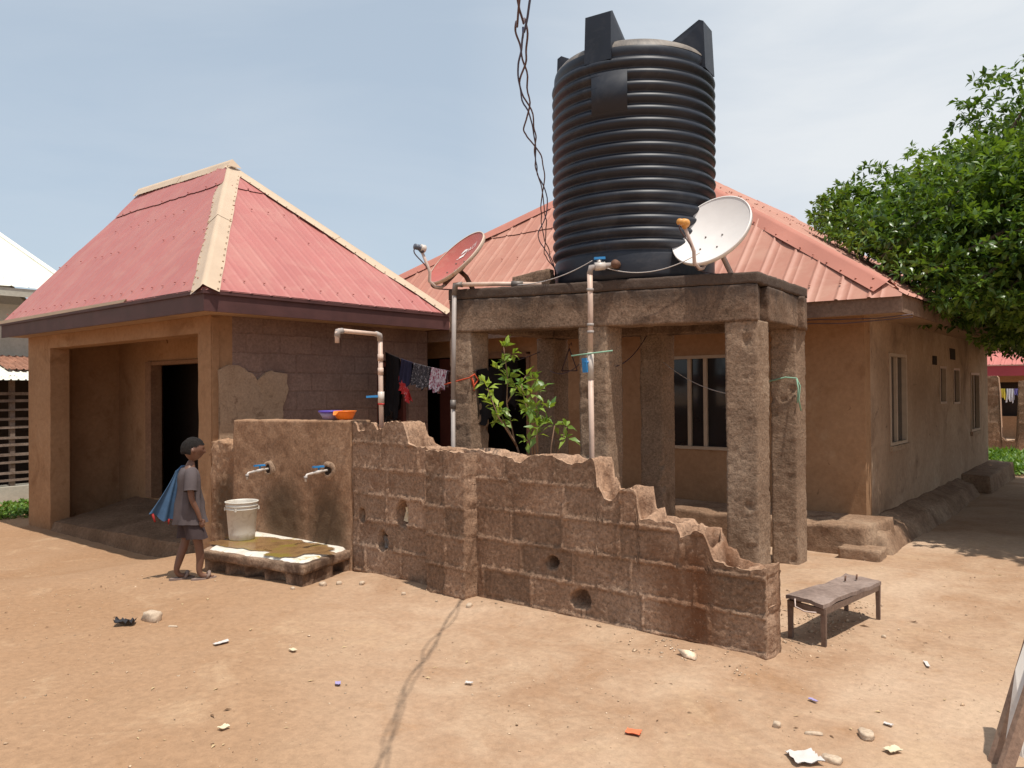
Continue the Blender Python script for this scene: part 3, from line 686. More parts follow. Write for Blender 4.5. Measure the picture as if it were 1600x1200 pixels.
# ------------------------------------------------------------------ ruined low block wall
PROF = [(-5.50, 1.325), (-5.466, 1.323), (-5.432, 1.251), (-5.337, 1.264), (-5.277, 1.327), (-5.226, 1.334), (-5.177, 1.274), (-5.119, 1.275), (-5.053, 1.337), (-4.948, 1.345), (-4.846, 1.331), (-4.823, 1.278), (-4.777, 1.178), (-4.686, 1.139), (-4.574, 1.144), (-4.552, 1.118), (-4.4, 1.135), (-4.259, 1.126), (-4.122, 1.142), (-3.969, 1.143), (-3.905, 1.122), (-3.753, 1.109), (-3.673, 1.089), (-3.594, 1.065), (-3.492, 1.122), (-3.387, 1.136), (-3.302, 1.131), (-3.235, 1.102), (-3.136, 1.076), (-3.045, 1.103), (-3.002, 1.127), (-2.965, 1.13), (-2.94, 1.084), (-2.925, .934), (-2.905, .932), (-2.875, .861), (-2.815, .857), (-2.739, .927), (-2.68, .945), (-2.627, .936), (-2.614, .841), (-2.598, .754), (-2.502, .751), (-2.342, .751), (-2.298, .667), (-2.254, .688), (-2.224, .707), (-2.18, .716), (-2.147, .696), (-2.118, .629), (-2.085, .554), (-2.044, .54), (-1.942, .523), (-1.862, .523), (-1.76, .541)]
def block_wall(x0, x1, y0, th, top, holes=(), course=.226, zoff=.03, blen=.46, rows=90, dx=.0125, cav=True, seed=0, joints=None):
    xs = np.linspace(x0, x1, int((x1 - x0) / dx) + 1)
    tz = top(xs) + fbm(np.stack([xs, xs * 0 + seed, xs * 0], -1), 34, 3) * .013
    mb = MB(); nx = len(xs); s = np.linspace(0, 1, rows)
    zb = -.15
    Z = zb + (tz[:, None] - zb) * s[None]; X = np.repeat(xs[:, None], rows, 1)
    def face(Y, sign, holes):
        zz = Z - zoff; k = np.floor(zz / course); fz = zz - k * course
        wob = fbm(np.stack([X, Z, Z * 0 + seed], -1), 5, 2) * .012
        dz = np.minimum(fz, course - fz) + wob
        off = ((k * 73 + seed * 7) % 5) / 5. * .35 + (k % 2) * blen / 2
        xx = X + off; b = np.floor(xx / blen); fx = xx - b * blen; dxj = np.minimum(fx, blen - fx) + wob
        if joints is not None: dxj = np.min([np.abs(X - j) for j in joints], 0) + wob; b = np.searchsorted(np.array(joints), X)
        d = np.minimum(np.abs(dz), np.abs(dxj))
        mort = 1 - sst(.009, .016, d)
        P = np.stack([X, np.full_like(X, Y), Z], -1)
        groove = np.where(fbm(P + 40, 2.3, 2) > .42, -.6, 1.)          # some joints stand proud, some are washed out
        n = fbm(P, 30, 3) * .006 + fbm(P + 3, 6, 2) * .003 + fbm(P + 8, 55, 2) * .006
        edge = (1 - sst(.0, .03, d)) * .006
        tilt = (_h(b.astype(np.int64), k.astype(np.int64), np.int64(seed) + 0 * k.astype(np.int64)) - .5)
        Yd = Y - sign * (n + mort * groove * (.010 + .016 * fbm(P + 70, 24, 3)) - edge * (1 - mort) + tilt * .008)
        Xd = X + fbm(P + 60, 20, 2) * .004
        for hx, hz, rx, rz, dep in holes:
            q = ((X - hx) / rx) ** 2 + ((Z - hz) / rz) ** 2 + fbm(P + 5, 18, 2) * .45
            Yd = Yd + sign * dep * (1 - sst(.7, 1.15, q))
        t = np.clip(.42 + tilt * .6 + mort * .16 * (groove > 0) * (.5 + fbm(P + 33, 4, 2)) - (1 - mort) * (1 - sst(.016, .034, d)) * .3 * (.6 + fbm(P + 37, 3, 2)) + fbm(P + 20, 3, 2) * .2, 0, 1)  # dark band beside the joints paints in their shading
        return np.stack([Xd, Yd, Z], -1), t
    Ff, tf = face(y0, 1, holes)
    if cav:      # the rear shells of the hollow blocks are less broken than the front ones
        w = int(.085 / dx); ext = np.pad(tz, w, mode='edge'); tb_ = np.max(np.stack([ext[i:i + nx] for i in range(2 * w + 1)]), 0)
        tz = np.where(xs < x1 - .12, np.minimum(tb_ - .008, tz + .05), tz) + fbm(np.stack([xs, xs * 0 + 4, xs * 0], -1), 26, 2) * .008
        Z = zb + (tz[:, None] - zb) * s[None]
    Fb, tb = face(y0 + th, -1, ())
    mb.grid(Ff, tf); mb.grid(Fb, tb, flip=True)
    m = 21; T = np.linspace(0, 1, m)
    tp = Ff[:, -1][:, None] * (1 - T)[None, :, None] + Fb[:, -1][:, None] * T[None, :, None]
    if cav:
        cell = (xs + .03) / .23; fr = np.abs(cell - np.floor(cell) - .5) * 2
        mx = 1 - sst(.68, .86, fr); mt = sst(.1, .2, T) * (1 - sst(.8, .9, T))
        tp[..., 2] -= (mx[:, None] * mt[None]) * .24
    tp[..., 2] += fbm(tp, 40, 3) * .022 * np.sin(T * PI)[None] ** .5 * .55 + .002
    mb.grid(tp, np.full(tp.shape[:2], .9))  # top tinted paler, its sunlit look put into the colour
    for i, fl in ((0, True), (-1, False)):
        W = 9; T2 = np.linspace(0, 1, W)
        E = Ff[i][:, None] * (1 - T2)[None, :, None] + Fb[i][:, None] * T2[None, :, None]
        bul = np.sin(T2 * PI)[None] * (fbm(E, 16, 3) * .022)
        zz = E[..., 2] - zoff; fz = zz / course - np.floor(zz / course)
        bul = bul - (np.abs(fz - .5) > .45) * .006 * np.sin(T2 * PI)[None]
        E[..., 0] += bul if i else -bul
        mb.grid(E, np.full(E.shape[:2], .6), flip=not fl)
    return mb
def garden_wall():
    w = thing('block_wall', 'ruined unplastered concrete block wall stepping down towards the bench', 'wall', (-3.6, 4.6, 0))
    px, pz = zip(*PROF)
    holes = [(-3.312, .375, .05, .05, .14), (-3.068, .152, .085, .06, .15), (-4.86, .575, .07, .105, .15), (-5.11, .32, .062, .085, .14), (-5.385, .515, .04, .055, .14)]
    part('main_run', block_wall(-5.50, -1.76, 4.48, .225, lambda x: np.interp(x, px, pz), holes, seed=2), MAT['block'], w, weld=.0003)
    part('pilaster', block_wall(-4.43, -4.02, 4.33, .2, lambda x: 1.135 + 0 * x, (), rows=80, seed=5, joints=[-4.6, -4.225, -3.9]), MAT['block'], w, weld=.0003)
garden_wall()
# a wad of white film in the wall hole
mb = MB(); mb.hexa([(-4.9, 4.53, .5), (-4.84, 4.53, .5), (-4.84, 4.57, .5), (-4.9, 4.57, .5), (-4.885, 4.53, .63), (-4.85, 4.53, .63), (-4.85, 4.57, .63), (-4.885, 4.57, .63)], res=.012, amp=.012, sc_=30)
single('wrapper', mb, MAT['paper_y'], 'pale crumpled wrapper stuffed in the arched hole of the block wall', 'wrapper', (-4.87, 4.55, .5))
mb = MB(); mb.hexa([(-5.16, 4.52, .25), (-5.06, 4.52, .25), (-5.06, 4.57, .25), (-5.16, 4.57, .25), (-5.15, 4.53, .36), (-5.07, 4.53, .36), (-5.07, 4.57, .36), (-5.15, 4.57, .36)], res=.012, amp=.02, sc_=26)
single('rag', mb, MAT['steel'], 'grey crumpled rag pushed into the low wall hole beside the slab', 'rag', (-5.11, 4.55, .25))

# plastered tap wall
def tap_wall():
    w = thing('tap_wall', 'damp brown cement rendered wall carrying the two taps', 'wall', (-7.5, 4.6, 0))
    def stain(V, V2): return V2
    m = MB(); m.hexa([(-7.47, 4.47, -.15), (-5.515, 4.47, -.15), (-5.515, 4.70, -.15), (-7.47, 4.70, -.15), (-7.44, 4.48, 1.318), (-5.515, 4.48, 1.345), (-5.515, 4.70, 1.345), (-7.44, 4.70, 1.318)], res=.022, amp=.01, sc_=4, amp2=.006)
    part('render', m, MAT['cement'], w, weld=.0004)
    m = MB(); m.hexa([(-7.99, 4.52, -.3), (-7.46, 4.52, -.3), (-7.46, 4.74, -.3), (-7.99, 4.74, -.3), (-7.99, 4.54, 1.09), (-7.46, 4.53, 1.08), (-7.46, 4.74, 1.08), (-7.99, 4.74, 1.09)], res=.02, amp=.028, sc_=6, amp2=.014)
    part('broken_end', m, MAT['cement'], w, weld=.0004)
    for x, z in ((-6.775, .845), (-5.84, .885)):
        rr = MB(); V = []
        # chipped socket: crumbly lip, and a dark disc painting in the hole's shade
        rr.lathe([(.03, -.02), (.04, .004), (.055, .01), (.07, .004), (.085, -.01)], (0, 0, 0), 18)
        V = np.concatenate(rr.v); V = np.stack([x + V[:, 0] * 1.25, 4.465 - V[:, 2] , z + V[:, 1]], -1) + np.stack([fbm(V + x, 24, 2)] * 3, -1) * .02
        q = MB(); q.add(V, rr.f); part('socket_lip', q, MAT['cement_lip'], w)
        q = MB(); q.lathe([(.001, 0), (.045, 0)], (0, 0, 0), 14); V = np.concatenate(q.v); q.v = [np.stack([x + V[:, 0], 4.458 + 0 * V[:, 0], z + V[:, 1]], -1)]; part('socket_shade', q, MAT['dark'], w)
tap_wall()
def tap(x, z, label):
    t = thing('tap', label, 'tap', (x, 4.46, z), group='blue handled taps on the plastered wall')
    b = MB(); b.tube([(x, 4.47, z), (x - .005, 4.36, z - .005), (x - .01, 4.27, z - .02)], .0115, 12); b.tube([(x, 4.40, z - .002), (x, 4.33, z - .01)], .016, 12)
    part('valve_body', b, MAT['white_plastic'], t)
    s = MB(); s.tube([(x - .01, 4.275, z - .018), (x - .012, 4.245, z - .024), (x - .012, 4.232, z - .045), (x - .012, 4.232, z - .085)], [.011, .011, .0105, .009], 12); part('spout', s, MAT['white_plastic'], t)
    s = MB(); s.tube([(x - .012, 4.232, z - .035), (x - .012, 4.232, z - .06)], .016, 10); part('collar', s, MAT['pvc_grey'], t)
    hd = MB(); hd.tube([(x, 4.365, z + .005), (x, 4.365, z + .035)], .009, 8); hd.hexa([(x - .015, 4.30, z + .032), (x + .015, 4.30, z + .032), (x + .015, 4.42, z + .032), (x - .015, 4.42, z + .032), (x - .015, 4.30, z + .05), (x + .015, 4.30, z + .05), (x + .012, 4.42, z + .048), (x - .012, 4.42, z + .048)], res=.03, amp=.003, sc_=20)
    part('handle', hd, MAT['blue'], t)
tap(-6.775, .845, 'tap with blue handle directly above the white bucket')
tap(-5.84, .885, 'tap with blue handle nearer the block wall, right of the other tap')

# washing slab, puddle
def slab():
    s = thing('washing_slab', 'low concrete washing slab with whitish top below the taps', 'slab', (-6.1, 4.1, 0))
    m = MB(); m.hexa([(-6.62, 3.66, .115), (-5.33, 3.82, .115), (-5.56, 4.55, .115), (-7.3, 4.52, .115), (-6.6, 3.65, .19), (-5.33, 3.83, .19), (-5.56, 4.55, .19), (-7.3, 4.52, .19)], res=.02, amp=.006, sc_=6, amp2=.005)
    part('edge', m, MAT['slab'], s, weld=.0004)
    def dents(V, V2):
        x, y, z = V[..., 0], V[..., 1], V[..., 2]; k = 0
        for cx in (-6.42, -6.18, -5.93, -5.68): k = np.maximum(k, (1 - sst(.55, 1., np.abs(x - cx) / .12)) * (1 - sst(.5, 1., np.abs(z - .03) / .09)) * (y < 3.95))
        V2 = V2 + np.stack([0 * k, k * .1, 0 * k], -1)
        k2 = (1 - sst(.6, 1., np.abs(y - 4.33) / .09)) * (1 - sst(.5, 1., np.abs(z - .04) / .09)) * (x > -5.65)
        return V2 + np.stack([-k2 * .12, 0 * k2, 0 * k2], -1)
    m = MB(); m.hexa([(-6.6, 3.68, -.1), (-5.36, 3.84, -.1), (-5.58, 4.54, -.1), (-7.3, 4.5, -.1), (-6.6, 3.68, .118), (-5.36, 3.84, .118), (-5.58, 4.54, .118), (-7.3, 4.5, .118)], res=.02, amp=.008, sc_=7, amp2=.007, fn=dents)
    part('block_base', m, MAT['slab'], s, weld=.0004)
    # screed
    a, b = np.meshgrid(np.linspace(.02, .98, 40), np.linspace(.03, .97, 26), indexing='ij')
    C = np.array([(-6.58, 3.68), (-5.36, 3.85), (-5.58, 4.53), (-7.28, 4.5)])
    P = ((1 - a) * (1 - b))[..., None] * C[0] + (a * (1 - b))[..., None] * C[1] + (a * b)[..., None] * C[2] + ((1 - a) * b)[..., None] * C[3]
    Z = .206 + fbm(np.dstack([P, P[..., :1] * 0]), 4, 2) * .003
    ed = np.minimum.reduce([a, 1 - a, b, 1 - b]); Z = np.where(ed < .035, .180, Z)
    m = MB(); m.grid(np.dstack([P, Z[..., None]])); part('screed', m, MAT['slab_top'], s)
slab()
def puddle():
    for nm, c, rx, ry, sd in (('puddle', (-6.36, 4.06), .62, .3, 3.), ('puddle', (-5.86, 4.14), .38, .27, 9.)):
        m = MB(); n = 60; zw = .2125 if sd < 5 else .2165; V = [(c[0], c[1], zw)]
        for k in range(n):
            a = 2 * PI * k / n; r = 1 + .35 * vnoise(np.array([[math.cos(a) * 2 + sd, math.sin(a) * 2, sd]]))[0] + .12 * vnoise(np.array([[math.cos(a) * 7 + sd, math.sin(a) * 7, sd]]))[0]
            ux, uy = math.cos(a) * rx * r, math.sin(a) * ry * r
            V.append((c[0] + ux * .99 - uy * .1, c[1] + uy + ux * .14, zw))
        V = V + [(c[0] + (p[0] - c[0]) * .72, c[1] + (p[1] - c[1]) * .72, zw) for p in V[1:]]
        m.add(V, [(0, k + n + 1, (k + 1) % n + n + 1) for k in range(n)] + [(k + n + 1, k + 1, (k + 1) % n + 1, (k + 1) % n + n + 1) for k in range(n)], [1.] + [0.] * n + [1.] * n)
        single(nm, m, MAT['water'], None, None, (c[0], c[1], .2), kind='structure')
puddle()
def bucket():
    x, y, z = -6.70, 4.12, .212
    b = thing('bucket', 'dirty white plastic bucket standing in the puddle on the washing slab', 'bucket', (x, y, z))
    H = .36
    pr = [(.001, .0), (.118, .0), (.126, .008), (.131, .06), (.15, H - .075), (.158, H - .072), (.158, H - .066), (.152, H - .063), (.153, H - .045), (.161, H - .042), (.161, H - .035), (.155, H - .032), (.157, H - .012), (.165, H - .008), (.166, H), (.158, H + .002), (.152, H - .006), (.15, H - .05), (.128, .06), (.122, .012), (.001, .01)]
    pr = [(r * .93, q) for r, q in pr]; m = MB(); m.lathe(pr, (x, y, z), 56); part('body', m, MAT['bucket'], b)
    for a in (-.75 + PI / 2 * 1.1, -.75 - PI / 2 * .92, -.95):
        hx, hy = x + math.cos(a) * .148, y + math.sin(a) * .148
        e = MB(); e.hexa([(hx - .009, hy - .009, z + H - .085), (hx + .009, hy - .009, z + H - .085), (hx + .009, hy + .009, z + H - .085), (hx - .009, hy + .009, z + H - .085), (hx - .009, hy - .009, z + H - .052), (hx + .009, hy - .009, z + H - .052), (hx + .009, hy + .009, z + H - .052), (hx - .009, hy + .009, z + H - .052)], res=.02, amp=.002)
        part('lug', e, MAT['bucket'], b)
bucket()
def bowl(name, c, r, h, mat_in, mat_out, label, cut=False, rz=0):
    n = 40; prof = [(.001, .006), (r * .55, .004), (r * .62, .0), (r * .66, .004), (r * .92, h * .8), (r, h), (r * 1.04, h), (r * 1.03, h + .006), (r * .97, h + .004), (r * .88, h * .8), (r * .6, .012), (.001, .012)]
    m = MB(); m.lathe(prof, (0, 0, 0), n); V = np.concatenate(m.v)
    if cut:   # a broken bite out of the rim
        a = np.arctan2(V[:, 1], V[:, 0]); k = sst(.75, .35, np.abs(a + 1.9)); lim = h * (1 - .5 * k); V[:, 2] = np.minimum(V[:, 2], lim + .004 * (V[:, 2] > lim))
    m.v = [V + np.array(c)]
    return single(name, m, mat_out, label, 'bowl', c)
bp = thing('bowl', 'pale purple plastic bowl with a violet rim on top of the tap wall', 'bowl', (-5.97, 4.6, 1.342))
m = MB(); m.lathe([(.001, .004), (.06, 0), (.068, .004), (.1, .06), (.098, .06), (.062, .012), (.001, .01)], (-5.97, 4.6, 1.342), 40); part('basin', m, MAT['purple_pale'], bp)
m = MB(); m.lathe([(.1, .06), (.112, .07), (.114, .082), (.108, .084), (.1, .072), (.096, .058)], (-5.97, 4.6, 1.342), 40); part('rim', m, MAT['purple'], bp)
bowl('bowl', (-5.74, 4.585, 1.347), .105, .075, MAT['orange'], MAT['orange'], 'bright orange plastic bowl with a bite broken from its rim', True)

# overhead filling pipe rising out of the block wall
def filler():
    t = thing('standpipe', 'cream upside-down U shaped filling pipe rising from the block wall', 'pipe', (-5.25, 4.6, 1.15))
    x, y = -5.25, 4.6
    m = MB(); m.tube([(x, y, 1.1), (x - .01, y, 1.6), (x - .015, y, 2.085)], .021, 12); part('riser', m, MAT['pvc'], t)
    m = MB(); m.tube([(x - .015, y - .03, 2.105), (x - .01, y - .46, 2.115)], .019, 12); part('cross_pipe', m, MAT['pvc'], t)
    m = MB(); m.tube([(x - .01, y - .475, 2.105), (x - .01, y - .475, 2.01)], .019, 12); part('outlet', m, MAT['pvc'], t)
    for a, b, c in (((x - .015, y, 2.05), (x - .015, y, 2.105), (x - .015, y - .05, 2.107)), ((x - .01, y - .42, 2.113), (x - .01, y - .475, 2.115), (x - .01, y - .475, 2.06))):
        m = MB(); m.tube([a, tuple(np.array(b) * .7 + np.array(a) * .15 + np.array(c) * .15), c], .026, 12); part('elbow', m, MAT['pvc_grey'], t)
    for zz in (1.9, 1.78): m = MB(); m.tube([(x - .012, y, zz - .03), (x - .012, y, zz + .03)], .025, 12); part('coupling', m, MAT['pvc'], t)
    m = MB(); m.tube([(x - .008, y, 1.50), (x - .008, y, 1.60)], .028, 12); part('valve_body', m, MAT['white_plastic'], t)
    m = MB(); m.bar((x - .03, y - .02, 1.56), (x - .10, y - .09, 1.555), .03, .018); m.tube([(x - .01, y, 1.555), (x - .05, y - .04, 1.557)], .012, 8); part('valve_handle', m, MAT['blue'], t)
    m = MB(); m.tube([(x - .008, y, 1.485), (x - .008, y, 1.497)], .0285, 12); part('seal', m, MAT['cl_red'], t)
filler()

# ------------------------------------------------------------------ tank stand
FL, FR, RR, RL = [np.array(p) for p in ((-4.95, 5.15), (-2.38, 5.95), (-2.45, 7.3), (-4.95, 6.7))]
def on(a, b, t): return a + (b - a) * t
def stand():
    s = thing('tank_stand', 'rough concrete tank stand with heavy beams on square pillars', 'stand', (-3.68, 6.28, 0))
    zb = 2.135
    def ledge(V, V2):
        k = (V[..., 2] > 2.42) * .012
        c = np.array([-3.68, 6.28]); d = V[..., :2] - c
        return V2 + np.stack([d[..., 0] * k * .7, d[..., 1] * k * .9, 0 * k], -1)
    def beam(p, q, w, z0, z1):
        d = (q - p) / np.linalg.norm(q - p); n = np.array([-d[1], d[0]]) * w
        return MB().hexa([(*p, z0), (*q, z0), (*(q + n), z0), (*(p + n), z0), (*p, z1), (*q, z1), (*(q + n), z1), (*(p + n), z1)], res=.02, amp=.005, sc_=5, amp2=.006)
    part('beam', beam(FL, FR, .24, zb, 2.425), MAT['deck'], s, weld=.0004)
    part('beam', beam(FR + [0, .24], RR - [0, .24], .22, zb + .01, 2.425), MAT['deck'], s, weld=.0004)
    part('beam', beam(RR, RL, .24, zb, 2.425), MAT['deck'], s, weld=.0004)
    part('beam', beam(RL - [0, .24], FL + [0, .24], .22, zb + .01, 2.425), MAT['deck'], s, weld=.0004)
    o = .004; q = [FL + [-o, -o], FR + [o, -o], RR + [o, o], RL + [-o, o]]
    part('deck', MB().hexa([(*p, 2.43) for p in q] + [(*p, 2.52) for p in q], res=.02, amp=.005, sc_=5, amp2=.005), MAT['deck'], s, weld=.0004)
    dF = (FR - FL); dR = (RR - RL); dep = np.array([0, .25])
    def pil(base, d, t0, t1, seed, rough=.0065, zb_=-.15):
        a, b = base + d * t0, base + d * t1
        c = [a, b, b + dep, a + dep]
        def chips(V, V2):
            k = np.maximum(0, fbm(V + seed, 7., 3) - .42) * .12
            cc = np.array([*(a + b + dep) / 2, 0]); dv = cc - V; dv[..., 2] = 0; dv = dv / (np.linalg.norm(dv, axis=-1, keepdims=True) + 1e-9)
            st = .0016 * np.sin(V[..., 2] * 140 + fbm(V, 9, 2) * 5)
            return V2 + dv * (k + st * (fbm(V + 3, 2, 2) > 0))[..., None]
        sw = np.array([.0, 0.])
        return MB().hexa([(*p, zb_) for p in c] + [(*(p + sw), zb + .004) for p in c], res=.018, amp=rough, sc_=5, amp2=.006, seed=seed, fn=chips)
    for base, d, t0, t1, sd in ((FL, dF, .0, .075, 1.), (FL, dF, .455, .545, 2.), (FL, dF, .905, .995, 3.), (RL - dep, dR, .0, .075, 4.), (RL - dep, dR, .43, .515, 5.), (RL - dep, dR, .905, .99, 6.)):
        part('pillar', pil(base + np.array([0, .012]), d, t0, t1, sd * 3.3), MAT['concrete'], s, weld=.0004)
stand()
mb = MB(); mb.hexa([(-4.47, 5.46, 2.525), (-4.12, 5.57, 2.525), (-4.17, 5.72, 2.525), (-4.52, 5.61, 2.525), (-4.47, 5.46, 2.63), (-4.12, 5.57, 2.685), (-4.17, 5.72, 2.685), (-4.52, 5.61, 2.63)], res=.02, amp=.012, sc_=12, amp2=.006)
single('concrete_block', mb, MAT['deck'], 'dark concrete block lying on the stand left of the tank', 'block', (-4.3, 5.6, 2.525), weld=.0004)

# ------------------------------------------------------------------ water tank
def tank():
    cx, cy, z0, R = -3.68, 6.28, 2.522, .725
    t = thing('water_tank', 'tall ribbed black plastic water tank standing on the concrete stand', 'water tank', (cx, cy, z0))
    prof = [(.001, 0), (R - .03, 0), (R - .005, .02), (R, .05), (R, .21), (R - .008, .235)]
    zs, ze, nr = .245, 1.865, 16; p = (ze - zs) / nr
    for i in range(nr):
        for f, r in ((.0, -.012), (.12, -.004), (.25, .012), (.4, .0225), (.55, .026), (.7, .022), (.85, .008), (.95, -.008)): prof.append((R + r - .008, zs + (i + f) * p))
    prof += [(R - .014, ze + .01), (R - .004, ze + .03), (R - .006, ze + .07), (R - .012, ze + .085)]
    dm = MB(); dm.lathe([(R - .012, ze + .085), (R - .02, ze + .105), (R - .06, ze + .15), (R - .12, ze + .182), (R - .2, ze + .21), (R - .36, ze + .24), (.3, ze + .255), (.001, ze + .26)], (cx, cy, z0), 96); part('dome', dm, MAT['dome'], t)
    m = MB(); m.lathe(prof, (cx, cy, z0), 120); V = np.concatenate(m.v); c = np.array([cx, cy, 0])
    d = V - c; d[:, 2] = 0; V = V + d * (fbm(V, 1.6, 2) * .012)[:, None]; m.v = [V]
    part('body', m, MAT['black_plastic'], t)
    m = MB(); m.lathe([(.26, ze + .24), (.265, ze + .30), (.25, ze + .325), (.12, ze + .34), (.001, ze + .342)], (cx, cy, z0), 40); part('lid', m, MAT['black_plastic'], t)
    A = math.radians(39.3)
    for deg in (238, 328, 58, 148):
        a = math.radians(deg) + A; u = np.array([math.cos(a), math.sin(a)]); v = np.array([-u[1], u[0]]); hw = .125
        def P(r, w, z): q = np.array([cx, cy]) + u * r + v * w; return (q[0], q[1], z0 + z)
        zt, zb = ze + .41, ze - .02
        V = [P(R + .008, -hw, zb), P(R + .008, hw, zb), P(R - .01, hw * .95, zt - .02), P(R - .01, -hw * .95, zt - .02), P(R - .05, hw * .93, zt), P(R - .05, -hw * .93, zt), P(.30, hw * .85, ze + .215), P(.30, -hw * .85, ze + .215), P(.30, hw, ze + .1), P(.30, -hw, ze + .1)]
        mb = MB(); mb.add(V, [(0, 1, 2, 3), (3, 2, 4, 5), (5, 4, 6, 7), (7, 6, 8, 9), (1, 8, 6, 4, 2), (0, 3, 5, 7, 9), (0, 9, 8, 1)], flat=True)
        part('lifting_lug', mb, MAT['black_plastic'], t)
    # smooth panel moulded into the ribs
    a0 = math.radians(246) + A; rows = []
    for i in range(13):
        a = a0 + (i / 12 - .5) * .42
        rows.append([(cx + math.cos(a) * r, cy + math.sin(a) * r, z0 + z) for r, z in ((R - .02, 1.39), (R + .022, 1.40), (R + .022, 1.74), (R - .02, 1.75))])
    mb = MB(); mb.grid(np.array(rows), flip=True)
    for row in (rows[0], rows[-1]): mb.add(row, [(0, 1, 2, 3)])
    part('label_panel', mb, MAT['black_plastic'], t)
    a = math.radians(250) + A; u = np.array([math.cos(a), math.sin(a)])
    mb = MB(); q0 = np.array([cx, cy]) + u * (R - .02); q1 = np.array([cx, cy]) + u * (R + .07)
    mb.tube([(*q0, z0 + .12), (*q1, z0 + .12)], .035, 14); part('outlet', mb, MAT['rust'], t)
tank()

# ------------------------------------------------------------------ pipes on the stand
def tank_pipe():
    x, y = -3.60, 5.43
    t = thing('outlet_pipe', 'vertical cream pipe with blue valves in front of the middle pillar', 'pipe', (x, y, .9))
    m = MB(); m.tube([(x, y, .2), (x + .004, y, 1.2), (x, y, 1.7)], .023, 12); part('pipe', m, MAT['pvc'], t)
    m = MB(); m.tube([(x, y, 1.9), (x + .004, y, 2.3), (x, y + .0, 2.575)], .023, 12); part('pipe', m, MAT['pvc'], t)
    for z in (2.43, 2.14, 2.08): m = MB(); m.tube([(x + .002, y, z - .012), (x + .002, y, z + .012)], .029, 12); part('coupling', m, MAT['pvc_grey'], t)
    m = MB(); m.tube([(x, y, 1.69), (x, y, 1.91)], .027, 12); part('valve_body', m, MAT['white_plastic'], t)
    m = MB(); m.bar((x - .03, y - .035, 1.745), (x - .035, y - .04, 1.865), .045, .014, (0, 1, 0)); m.tube([(x, y, 1.83), (x - .035, y - .04, 1.83)], .018, 8); part('valve_handle', m, MAT['blue'], t)
    q = np.array([-3.43, 5.62])
    m = MB(); m.tube([(x, y, 2.56), (x + .005, y + .01, 2.615), (x + .06, y + .06, 2.63), (q[0], q[1], 2.64)], .026, 12); part('elbow', m, MAT['pvc_grey'], t)
    m = MB(); m.tube([(x + .03, y + .03, 2.625), (x + .09, y + .09, 2.633)], .036, 12); m.tube([(x + .06, y + .05, 2.63), (x + .06, y + .05, 2.68)], .02, 10); part('valve_body', m, MAT['white_plastic'], t)
    m = MB(); m.bar((x + .03, y + .02, 2.69), (x + .10, y + .08, 2.695), .035, .02); part('valve_handle', m, MAT['blue'], t)
    m = MB()
    d = on(FL, FR, 1) - FL; d = d / np.linalg.norm(d)
    m.tube([(x - .14 * d[0] - .01, y - .14 * d[1] - .03, 1.885), (x, y - .03, 1.90), (x + .2 * d[0], y + .2 * d[1] - .02, 1.92)], .006, 6)
    part('tie', m, MAT['rope_green'], t)
tank_pipe()
def side_pipe():
    x, y = -4.835, 5.10
    t = thing('inlet_pipe', 'grey white pipe running up the stand left pillar and along the deck', 'pipe', (x, y, .9))
    m = MB(); m.tube([(x - .01, y - .015, 1.48), (x, y, 2.49)], .02, 12); part('pipe', m, MAT['pvc_grey'], t)
    m = MB(); m.tube([(x - .015, y - .02, .3), (x - .01, y - .015, 1.49)], .019, 12); part('pipe', m, MAT['pvc_grey'], t)
    m = MB(); m.tube([(x - .01, y - .015, 1.44), (x - .01, y - .015, 1.52)], .026, 12); part('coupling', m, MAT['steel'], t)
    m = MB(); m.tube([(x, y, 2.46), (x + .005, y + .01, 2.555), (x + .06, y + .04, 2.555)], .027, 12); part('elbow', m, MAT['steel'], t)
    m = MB(); m.tube([(x + .02, y + .02, 2.555), (-4.55, 5.34, 2.56), (-4.2, 5.56, 2.545)], .02, 12); part('pipe', m, MAT['pvc'], t)
    m = MB(); m.tube([(-4.43, 5.415, 2.556), (-4.34, 5.472, 2.552)], .027, 12); part('coupling', m, MAT['steel'], t)
side_pipe()
mb = MB(); P = []
for i in range(30):
    f = i / 29; p = np.array([-4.45, 5.42]) * (1 - f) + np.array([-3.62, 5.5]) * f; P.append((*p, 2.545 + .14 * f ** 2.2 - .015 * math.sin(f * PI)))
mb.tube(P, .004, 5)
single('wire', mb, MAT['wire_white'], 'thin pale wire sagging along the deck edge left of the tank valve', 'wire', P[0])
mb = MB(); P = []
for i in range(24):
    f = i / 23; p = np.array([-3.56, 5.5]) * (1 - f) + np.array([-2.78, 5.78]) * f; P.append((*p, 2.66 - .42 * f * (1 - f) - .02 + .05 * f))
mb.tube(P, .004, 5)
single('wire', mb, MAT['wire_white'], 'thin pale wire running from the tank valve to the white dish', 'wire', P[0])

